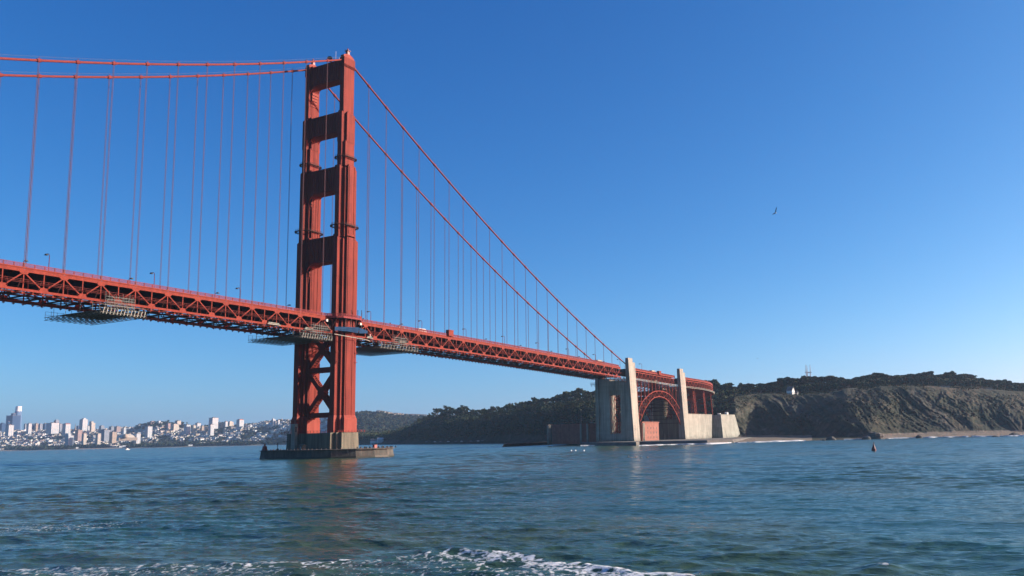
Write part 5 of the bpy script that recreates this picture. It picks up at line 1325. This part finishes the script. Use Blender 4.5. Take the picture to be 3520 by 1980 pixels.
BL = [(19, 43, 388, 5300, 'white', 'white block with grid of windows below the dark office tower', 'flat'), (-5, 17, 372, 6400, 'dark', 'grey-blue domed office block at the left edge of the skyline', 'crown'),
      (80, 90, 372, 5900, 'grey', 'slim grey block right of the tallest tower', 'flat'), (90, 106, 364, 5700, 'white', 'pale block with a dark band right of the slim grey one', 'flat'), (108, 118, 372, 6000, 'dark', 'shaded block left of the tan tower', 'flat'), (117, 128, 362, 5800, 'tan', 'tan tower left of the long pale hotel', 'flat'), (129, 145, 372, 6000, 'grey', 'grey flat block between the tan tower and the long pale hotel', 'pent'), (146, 160, 366, 5900, 'dark', 'dark block against the left end of the long pale hotel', 'flat'),
      (160, 198, 356, 5600, 'white', 'long pale hotel-like block on the skyline', 'flat'), (183, 199, 308, 5750, 'grey', 'tower with a dark cap rising from the right end of the long pale block', 'pent'), (199, 211, 368, 5800, 'grey', 'stub of grey building right of the long pale block', 'flat'), (214, 239, 374, 5500, 'white', 'wide white block with a dark roof line, left of the church spire', 'hip'),
      (262, 273, 404, 5800, 'dark', 'dark low block left of the tall white tower', 'flat'), (272, 297, 300, 5400, 'white', 'tallest white apartment tower of the left hills', 'crown'), (298, 306, 404, 5500, 'white', 'narrow white block at the foot of the tall white tower', 'flat'), (305, 324, 352, 5600, 'cream', 'cream stepped tower right of the tall white tower', 'step'),
      (340, 356, 402, 5500, 'grey', 'grey block with a bright roof left of the hilltop cluster', 'pent'), (374, 392, 415, 5500, 'grey', 'greyish flat block in the middle of the left hills', 'flat'), (392, 412, 414, 5450, 'pink', 'pinkish flat block in the middle of the left hills', 'flat'), (420, 432, 432, 5350, 'white', 'small white block left of the shaded cliff of houses', 'flat'),
      (469, 484, 386, 5500, 'grey', 'grey block left of the domed pink building', 'flat'), (484, 496, 384, 5450, 'white', 'white block touching the domed pink building', 'flat'), (498, 521, 412, 5000, 'white', 'bright white tower block below the domed pink building', 'flat'), (505, 534, 352, 5450, 'pink', 'pink building with a stepped top on the hill', 'crown'),
      (259, 281, 472, 4900, 'pink', 'pink brick block below the tall white tower', 'flat'), (226, 251, 560, 4850, 'white', 'white pair of blocks above the shore trees on the left', 'step'), (282, 297, 528, 4850, 'cream', 'yellowish block right of the pink brick one', 'flat'), (330, 346, 528, 4800, 'cream', 'cream tower with a shaded left side, lower hillside', 'flat'), (346, 377, 470, 5000, 'grey', 'wide shaded block in the middle of the hillside', 'flat'), (377, 400, 505, 4900, 'tan', 'tan building above the arched hall', 'flat'), (462, 482, 528, 4800, 'white', 'white tower right of the arched hall', 'flat')]
for a in BL: block(a[0], a[1], Vv(a[2]), a[3], a[4], a[5], a[6], vb=Vv(a[2])+30)
B2 = [(537, 556, 345, 5400, 'white', 'white stepped block left of the tree-topped hill', 'step'), (570, 586, 362, 5300, 'pink', 'pinkish tower under the tree-topped hill', 'flat'), (586, 612, 372, 5250, 'cream', 'cream slab in front of the tree-topped hill', 'flat'), (600, 619, 318, 5400, 'cream', 'cream tower on the right shoulder of the tree-topped hill', 'flat'), (632, 653, 382, 5100, 'white', 'bright white block alone right of the tree-topped hill', 'flat'), (659, 672, 392, 5150, 'cream', 'small cream block, first of three right of the bright white block', 'flat'), (670, 688, 357, 5300, 'white', 'white block, middle of three right of the bright white block', 'flat'), (688, 700, 405, 5150, 'tan', 'tan block, last of three right of the bright white block', 'flat'),
      (717, 747, 271, 5100, 'white', 'tall slab tower with a bright right side left of the bridge tower', 'flat'), (716, 734, 382, 4950, 'white', 'low white block at the foot of the tall slab tower', 'flat'), (749, 758, 342, 5200, 'grey', 'grey block first right of the tall slab tower', 'flat'), (759, 768, 346, 5200, 'tan', 'tan block second right of the tall slab tower', 'flat'), (769, 781, 332, 5200, 'white', 'white block third right of the tall slab tower', 'flat'), (780, 800, 336, 5250, 'cream', 'cream ribbed block left of the red-capped tower', 'pent'), (812, 836, 304, 5050, 'white', 'white tower with a red-brown cap', 'hip'), (932, 946, 300, 4900, 'white', 'white block on the crest beside the bridge tower', 'step'), (952, 960, 305, 4900, 'white', 'small white block on the crest beside the bridge tower', 'flat')]
for a in B2: block(a[0], a[1], Vv(a[2]), a[3], a[4], a[5], a[6], vb=Vv(a[2])+30)
# church spire, arched hall, shore sheds
x, y = place(257, 5700); z0 = zat(257, 1476, 5700); o = empty('church_spire', (x, y, z0-10)); b = MB(); b.box(-5, 5, -5, 5, 0, 14, .3, .3); b.build('spire_tower', M_roofd, o); b = MB(); b.lathe([(5, 14.1), (2.6, 28), (.2, zat(257, Vv(362), 5700)-z0+10)], 0, 0, 8); b.build('spire', M_roofd, o); tag(o, 'thin dark church spire on the skyline left of the tall white tower', 'spire')
x, y = place(433, 4720); z0 = zat(433, 1512, 4720); W_ = 46/FPX*4720; o = empty('arched_hall', (x, y, z0-4)); o.rotation_euler = (0, 0, -.35)
b = MB(); n_ = 14; pr_ = [(W_*.5*cos(pi*i/n_), 10+W_*.34*sin(pi*i/n_)) for i in range(n_+1)]
b.extr([(px_, -40, pz_) for px_, pz_ in pr_]+[(-W_*.5, -40, 0), (W_*.5, -40, 0)], (0, 80, 0)); b.build('vaulted_roof', WALLS[1], o)
b = MB(); b.box(-W_*.62, W_*.62, -48, -40.1, 0, 16); b.lathe([(11, 16), (11, 24), (10, 30), (6, 35), (.5, 37)], -W_*.2, -52, 12); b.build('rotunda', WALLS[3], o); tag(o, 'large vaulted hall with a domed rotunda on the lower left hillside', 'hall')
SH = [(185, 200, 'white', .5), (217, 230, 'white', .5), (264, 271, 'white', .4), (412, 422, 'white', .6), (424, 447, 'white', .8), (624, 640, 'tile', .7), (648, 662, 'white', .4), (689, 706, 'cream', 1.5), (706, 722, 'tile', 1.2), (738, 748, 'white', .6), (754, 792, 'tile', .8), (797, 819, 'tile', .7), (866, 905, 'tile', 1.0), (881, 898, 'white', .8)]
for i, (u0, u1, c, hgt) in enumerate(SH):
    D = float(cf((u0+u1)/2, 1))+(110 if u1 < 740 else 300); W_ = (u1-u0)/FPX*D; um = (u0+u1)/2; x, y = place(um, D); o = empty('shore_shed', (x, y, 3.6 if u1 < 740 else 6.5)); o.rotation_euler = (0, 0, -.5); h = 9*hgt
    b = MB(); b.box(-W_/2, W_/2, -9, 9, -3, h); b.build('shed_wall', WALLS[0 if c != 'cream' else 1], o); b = MB(); b.extr([(-W_/2-.5, -9.6, h+.03), (-W_/2-.5, 9.6, h+.03), (-W_/2-.5, 0, h+4)], (W_+1, 0, 0)); b.build('shed_roof', M_rooft if c == 'tile' else WALLS[0], o)
    tag(o, ['first', 'second', 'third', 'fourth', 'fifth', 'sixth', 'seventh', 'eighth', 'ninth', 'tenth', 'eleventh', 'twelfth', 'thirteenth', 'fourteenth'][i]+' from the left of the low '+('red-roofed' if c == 'tile' else 'pale')+' sheds along the far shore', 'shed', 'low sheds along the far shore')
# houses: individuals near the front, the rest one mass
def house_mesh(b, x, y, z, w_, d_, h_, rz, flat_):
    c_, s_ = cos(rz), sin(rz)
    def T_(p): return (x+p[0]*c_-p[1]*s_, y+p[0]*s_+p[1]*c_, z+p[2])
    if flat_:
        v = [(-w_, -d_, -6), (w_, -d_, -6), (w_, d_, -6), (-w_, d_, -6), (-w_, -d_, h_), (w_, -d_, h_), (w_, d_, h_), (-w_, d_, h_)]
        b.add([T_(p) for p in v], [(4, 5, 6, 7), (0, 1, 5, 4), (1, 2, 6, 5), (2, 3, 7, 6), (3, 0, 4, 7)])
    else:
        v = [(-w_, -d_, -6), (w_, -d_, -6), (w_, d_, -6), (-w_, d_, -6), (-w_, -d_, h_), (w_, -d_, h_), (w_, d_, h_), (-w_, d_, h_), (0, -d_, h_+w_*.6), (0, d_, h_+w_*.6)]
        b.add([T_(p) for p in v], [(0, 1, 5, 8, 4), (1, 2, 6, 5), (2, 3, 7, 9, 6), (3, 0, 4, 7), (4, 8, 9, 7), (8, 5, 6, 9)])
hprotos = []
for ci in range(4):
    for fl in (0, 1):
        o = empty('house'); b = MB(); house_mesh(b, 0, 0, 0, 7, 9, 9, 0, True); b.build('house_wall', WALLS[ci], o)
        r = MB()
        if fl: r.box(-7.3, 7.3, -9.3, 9.3, 9.02, 9.9, .2, .2)
        else: r.extr([(-7.5, -9.4, 9.02), (7.5, -9.4, 9.02), (0, -9.4, 13.5)], (0, 18.8, 0))
        r.build('house_roof', M_roofd if not fl else WALLS[ci], o); w_ = MB()
        w_.box(-4.5, -1.5, -9.12, -9.02, 3, 6); w_.box(1.5, 4.5, -9.12, -9.02, 3, 6); w_.build('window_row', M_black, o)
        hprotos.append([o, ci, False])
def houseden(u, t):
    n_ = float(fbm(np.array([u*.02+8]), np.array([t*2.1]), 3)[0])
    return n_ < (.64 if u < 560 else .56)
cn_ = ['white', 'cream', 'grey', 'tan']; cnt = 0; rh = random.Random(9)
while cnt < 290:
    u = rh.uniform(-5, 1010); t = 3.0+(rh.random()**.8)*2.6
    if not houseden(u, t): continue
    x, y, z = gcity(u, t); hp = rh.choice(hprotos); s_ = rh.uniform(.9, 1.5)
    if not hp[2]: hp[2] = True; o = hp[0]; o.location = (x, y, z); o.scale = (s_, s_, s_*rh.uniform(.8, 1.2)); o.rotation_euler = (0, 0, rh.choice([0, pi/2])+rh.uniform(-.1, .1))
    else: o = dup(hp[0], (x, y, z), rh.choice([0, pi/2])+rh.uniform(-.1, .1), (s_, s_, s_*rh.uniform(.8, 1.2)))
    zone = 'left third' if u < 330 else 'middle' if u < 660 else 'right third'; hgt = 'low on the slope' if t < 3.9 else 'halfway up' if t < 4.8 else 'near the top'
    tag(o, 'small %s house %s in the %s of the far town' % (cn_[hp[1]], hgt, zone), 'house', '%s houses %s, %s of the far town' % (cn_[hp[1]], hgt, zone)); cnt += 1
for ci in range(4):
    b = MB(); k = 0
    while k < 1300:
        u = rh.uniform(-60, 1180); t = 2.5+rh.random()*3.6
        if t < 3.1 and rh.random() < .55: continue
        if not houseden(u, t): continue
        x, y, z = gcity(u, t); house_mesh(b, x, y, z, rh.uniform(4, 8), rh.uniform(5, 10), rh.uniform(5, 10)*(1.5 if t > 5.2 and rh.random() < .3 else 1), rh.uniform(-.15, .15), rh.random() < .7); k += 1
    b.build('town_houses', WALLS[ci]); tag(bpy.data.objects['town_houses' if ci == 0 else 'town_houses.%03d' % ci], kind='stuff')
# white houses along the ridge of the wooded hill right of the bridge tower
for i in range(34):
    u = 1290+i*5.0+rh.uniform(-3, 3); x, y, z = gcity(u, 6.0); o = dup(hprotos[rh.choice([0, 1, 2])][0], (x, y, z+6), rh.uniform(0, 1), 1.0); o.name = 'house'
    tag(o, 'white house on the far wooded ridge right of the tower', 'house', 'white houses on the ridge right of the bridge tower')
number_group('white houses on the ridge')
# wharf and sheds right of the bridge tower
o = empty('wharf', (0, 0, 0)); b = MB()
pA = atd(1222, 1522, 1960); pB = atd(1300, 1524, 1900)
b.bar((pA.x, pA.y, 2.6), (pB.x, pB.y, 2.6), 9, 1.0); b.build('wharf_deck', M_concd, o)
for k in range(9):
    q = pA+(pB-pA)*(k/8); b = MB(); b.tube((q.x, q.y, -2), (q.x, q.y, 2.1), .9, 6); b.build('pile', M_black, o)
tag(o, 'dark wharf on piles right of the bridge pier', 'wharf')
for i, (u0, u1, c, D, hh, lab) in enumerate([(1275, 1318, 0, 1990, 6, 'long low white shed behind the wharf'), (1298, 1317, 0, 1960, 8, 'bright white boathouse with a slanting roof behind the wharf'), (1330, 1372, 2, 1970, 8, 'grey shed with a dark roof right of the boathouse'), (1370, 1398, 1, 1960, 11, 'cream building with a red gable by the wooded shore'), (1396, 1412, 3, 1940, 9, 'small tan building beside the red gable'), (1413, 1432, 0, 1950, 7, 'white building at the foot of the wooded hill'), (1335, 1352, 4, 2100, 22, 'pink building half hidden in the trees above the wharf')]):
    W_ = (u1-u0)/FPX*D; x, y = place((u0+u1)/2, D); o = empty('waterfront_building', (x, y, 3.2)); o.rotation_euler = (0, 0, -YAW+.4); b = MB(); b.box(-W_/2, W_/2, -6, 6, -4, hh); b.build('wall', WALLS[c], o)
    r = MB(); r.extr([(-W_/2-.4, -6.4, hh+.03), (-W_/2-.4, 6.4, hh+.03), (-W_/2-.4, 0, hh+4)], (W_+.8, 0, 0)); r.build('roof', M_rooft if i in (3, 4, 6) else WALLS[0] if i == 1 else M_roofd, o); tag(o, lab, 'building')
for i in range(9):
    u = 1470+i*24+rh.uniform(-6, 6); D = float(wf(u, 1))+8; x, y = place(u, D); o = empty('parked_car', (x, y, 3.4)); o.rotation_euler = (0, 0, -YAW+rh.uniform(-.3, .3)); b = MB()
    b.extr([(-2.3, -.9, .35), (2.3, -.9, .35), (2.3, -.9, .95), (1.3, -.9, 1.0), (.7, -.9, 1.5), (-1.2, -.9, 1.5), (-1.9, -.9, 1.0), (-2.3, -.9, .95)], (0, 1.8, 0)); b.build('body', WALLS[0] if i % 2 else M_grey, o)
    for sx in (-1.4, 1.4): w_ = MB(); w_.tube((sx, -.95, .35), (sx, .95, .35), .35, 8); w_.build('wheel', M_black, o)
    tag(o, ('white' if i % 2 else 'grey')+' car parked on the shore road below the shaded hill, '+['first', 'second', 'third', 'fourth', 'fifth', 'sixth', 'seventh', 'eighth', 'ninth'][i]+' from the left', 'car', 'cars parked along the shore road')

# lattice broadcasting mast on the horizon
mx_, my_ = place(2789, 6600); o = empty('broadcast_mast', (mx_, my_, 200)); zt = zat(2788, 1251, 6600); zp = zat(2788, 1279, 6600)-200; H_ = zt-200; k_ = 6600/FPX
b = MB()
legs = [(-7.5, -8), (8.5, -3), (0.5, 9)]
Lx = Vector((Rv.x, Rv.y, 0)); 
def lp(a, s_, z): v = Lx*(a[0]*k_*s_*1.0)+Vector((Fv.x, Fv.y, 0))*(a[1]*k_*s_); return (v.x, v.y, z)
for a in legs:
    b.tube(lp(a, .9, -40), lp(a, .62, zp*.55), 4.5, 5); b.tube(lp(a, .62, zp*.55), lp(a, 1.0, zp), 4.2, 5)
for i in range(3):
    for z_, s_ in ((zp, 1.0), (zp*.55, .62), (zp*.15, .8)): b.bar(lp(legs[i], s_, z_), lp(legs[(i+1) % 3], s_, z_), 5.0)
b.build('mast_frame', M_grey, o)
for a in legs: t_ = MB(); t_.tube(lp(a, 1, zp), lp(a, 1.0, H_), 3.6, 5, r2=1.6); t_.build('antenna_prong', M_grey, o)
b = MB(); b.bar(lp((-11, -8), 1, zp+2), lp((12, -3), 1, zp+2), 7.0); b.build('platform', M_grey, o)
tag(o, 'three-pronged lattice broadcasting mast rising behind the ridge trees', 'mast')

# houses and small things on the bluff
M_hwhite = mat('clapboard_white', (.72, .70, .64), (.62, .60, .55), .8, .8)
def gable_house(u, t, w_, d_, h_, lab, rz=-.3, matl=None, porch=True):
    x, y, z = ghead(u, t); matl = matl or M_hwhite; o = empty('bluff_house', (x, y, z)); o.rotation_euler = (0, 0, rz); b = MB()
    b.extr([(-w_, -d_, -2), (w_, -d_, -2), (w_, -d_, h_), (0, -d_, h_+w_*1.5), (-w_, -d_, h_)], (0, 2*d_, 0)); b.build('house_wall', matl or WALLS[0], o)
    r = MB(); r.extr([(-w_-.5, -d_-.4, h_-.3), (-w_-.25, -d_-.4, h_-.5), (.0, -d_-.4, h_+w_*1.5+.1), (w_+.25, -d_-.4, h_-.5), (w_+.5, -d_-.4, h_-.3), (0, -d_-.4, h_+w_*1.5+.6)], (0, 2*d_+.8, 0)); r.build('house_roof', M_roofd, o)
    if porch:
        for q in (-w_*.5, w_*.5): g = MB(); g.box(q-.4, q+.4, -d_-.05, -d_-.01, 1.4, 3.2); g.build('window', M_black, o)
        c = MB(); c.box(w_*.3, w_*.3+.7, 1.4, 2.1, h_, h_+w_*1.5+.8); c.build('chimney', M_hwhite, o)
    tag(o, lab, 'house'); return o
gable_house(2725, 3.2, 3.0, 4.2, 5.6, 'white house with a steep gable standing above the cliff', -.3)
gable_house(2746, 3.3, 1.4, 1.4, 3.4, 'small white gabled outbuilding right of the white house', -.1, None, False)
for i, (u, t, w_, h_, lab) in enumerate([(2546, 3.15, 4.2, 1.6, 'low pale concrete bunker on the cliff top near the viaduct'), (2606, 3.25, 7, 1.1, 'long low pale parapet on the plateau left of the white house'), (2880, 3.35, 1.3, 1.6, 'tiny white hut on the plateau right of the white house'), (3260, 3.3, 6, 1.2, 'low white wall on the cliff top near the right edge'), (3405, 3.3, 6, 1.2, 'pale low battery wall at the far right cliff top')]):
    x, y, z = ghead(u, t); b = MB(); b.box(-w_, w_, -1.5, 1.5, -1.5, h_, .2, .2); b.box(-w_-.3, w_+.3, -1.8, 1.8, h_+.01, h_+.3, .1, .1); o = b.build('bunker', M_conc); o.location = (x, y, z+.3); o.rotation_euler = (0, 0, -YAW); tag(o, lab, 'bunker' if i != 2 else 'hut')

# ------------------------------------------------------------------ buoy, birds, people on the water
p = onz(3004, 1551); o = empty('channel_buoy', (p.x, p.y, -.15)); b = MB(); b.lathe([(.85, -.6), (.92, 0), (.92, .95), (.75, 1.15)], 0, 0, 14); b.build('float', M_buoy, o)
b = MB(); b.lathe([(.72, 1.16), (.55, 1.9), (.30, 2.4), (.12, 2.9), (.10, 3.2)], 0, 0, 10); b.build('tower_cone', M_buoy, o); b = MB(); b.tube((0, 0, 3.2), (0, 0, 3.6), .12, 6); b.build('lantern', M_black, o)
o.rotation_euler = (.03, .04, 0); tag(o, 'dark red conical channel buoy floating at the right', 'buoy')
def gull(loc, s_, pose, lab, dark=True, basis=None):
    """soaring gull: right, up in the picture plane are Rv and Uv at this place"""
    o = empty('gull', loc); R_, U_, F_ = Rv*s_, Uv*s_, Fv*s_
    def P_(a, b_, c_=0): return R_*a+U_*b_+F_*c_
    b = MB()                                                             # body: lathe-like spindle from tail to head
    axis = [(-.02, .02, .05), (.05, -.01, .06), (.14, -.045, .055), (.2, -.06, .028), (.235, -.07, .012)]
    n = 8; vs_ = []
    for a_, b0, r in [(-.07, .035, .012), (-.03, .02, .04)]+axis:
        for i in range(n): q = P_(a_, b0)+P_(.35, .93)*0+U_*(r*cos(2*pi*i/n))+F_*(r*sin(2*pi*i/n)); vs_.append(q)
    m_ = 7; b.add(vs_, [(j*n+i, j*n+(i+1) % n, (j+1)*n+(i+1) % n, (j+1)*n+i) for j in range(m_-1) for i in range(n)]+[tuple(range(n)), tuple(range((m_-1)*n, m_*n))]); b.build('body', M_white, o, smooth=True)
    for wing in pose:
        w_ = MB(); pts_ = [P_(*q) for q in wing]; w_.extr(pts_, F_*.025); w_.build('wing', M_black if dark else M_grey, o)
    tag(o, lab, 'bird'); return o
u_, v_ = 2665, 731; s_ = 120/FPX*26
gull(atd(u_, v_, 120), s_, [[(-.02, .05), (.08, .02), (.13, .3), (.2, .62), (.17, .76), (.10, .62), (.03, .32)], [(.02, .05), (.04, -.06), (-.12, -.16), (-.32, -.26), (-.42, -.27), (-.26, -.12), (-.1, -.02)]], 'gull soaring with spread dark wings in the blue sky at the right')
gull(atd(2398, 1128, 220), 220/FPX*8, [[(-.05, .02), (.1, .02), (.5, .2), (.8, .12), (.4, .28)], [(0, .02), (.05, -.03), (-.4, .16), (-.8, .05), (-.4, .2)]], 'tiny distant gull low in the sky above the bluff, left of the other')
gull(atd(2602, 1233, 320), 320/FPX*7, [[(-.05, .02), (.1, .02), (.5, .2), (.8, .12), (.4, .28)], [(0, .02), (.05, -.03), (-.4, .16), (-.8, .05), (-.4, .2)]], 'tiny distant gull just above the bluff trees, right of the other')
M_gw = mat('gull_white', (.8, .8, .78), (.7, .7, .7), .8, 2)
for i, (u, v) in enumerate([(1964, 1551), (1979, 1551), (2008, 1551), (2160, 1572), (2172, 1578), (2186, 1574), (2204, 1576), (2226, 1575)]):
    p = onz(u, v); D = (p-CAM).dot(Fv); s_ = .45 if i < 3 else .38; b = MB()
    b.lathe([(.05*s_, -.1), (.8*s_, .05), (1.0*s_, .3*s_+.1), (.55*s_, .8*s_), (.25*s_, 1.1*s_), (.32*s_, 1.45*s_), (.1*s_, 1.75*s_)], 0, 0, 8); o = b.build('floating_bird', M_gw if i < 3 else M_black, smooth=True); o.location = (p.x, p.y, .08); o.scale = (1.4, .8, 1)
    tag(o, ('white gull' if i < 3 else 'dark seabird')+' floating in front of the fort, '+['first', 'second', 'third', 'first', 'second', 'third', 'fourth', 'fifth'][i]+' from the left', 'bird', 'birds floating in front of the fort')
M_jk = mat('jacket_blue', (.05, .12, .3), None, .8)
x, y = place(438, 4300); p = onz(438, 1553.5)
b = MB(); b.extr([(-5, -1.6, 0), (5, -1.6, 0), (6.5, -1.6, 1.6), (-5.4, -1.6, 1.6)], (0, 3.2, 0)); b.box(-3, 2, -1.2, 1.2, 1.62, 4.2, .4, .2); o = b.build('motor_boat', M_white); o.location = atd(438, 1548.5, 2300); o.location.z = 0; tag(o, 'tiny white boat on the far water at the left', 'boat')

# ------------------------------------------------------------------ air
HAZE = 4.4e-5
hb = MB(); hb.box(-6500, 12500, -9000, 14500, -3.0, 420); ho = hb.build('haze', mat('haze_air', (1, 1, 1))); ho['kind'] = 'stuff'
M = MATS['haze_air']; n = M.node_tree.nodes; l = M.node_tree.links; n.remove(n['Principled BSDF'])
pv = n.new('ShaderNodeVolumePrincipled'); pv.inputs['Color'].default_value = (.46, .72, 1.0, 1); pv.inputs['Density'].default_value = HAZE; pv.inputs['Anisotropy'].default_value = .35
l.new(pv.outputs[0], n['Material Output'].inputs['Volume'])
bpy.data.objects['haze'].display_type = 'WIRE'
for o in ABS:
    if 'abs_built' in o: del o['abs_built']
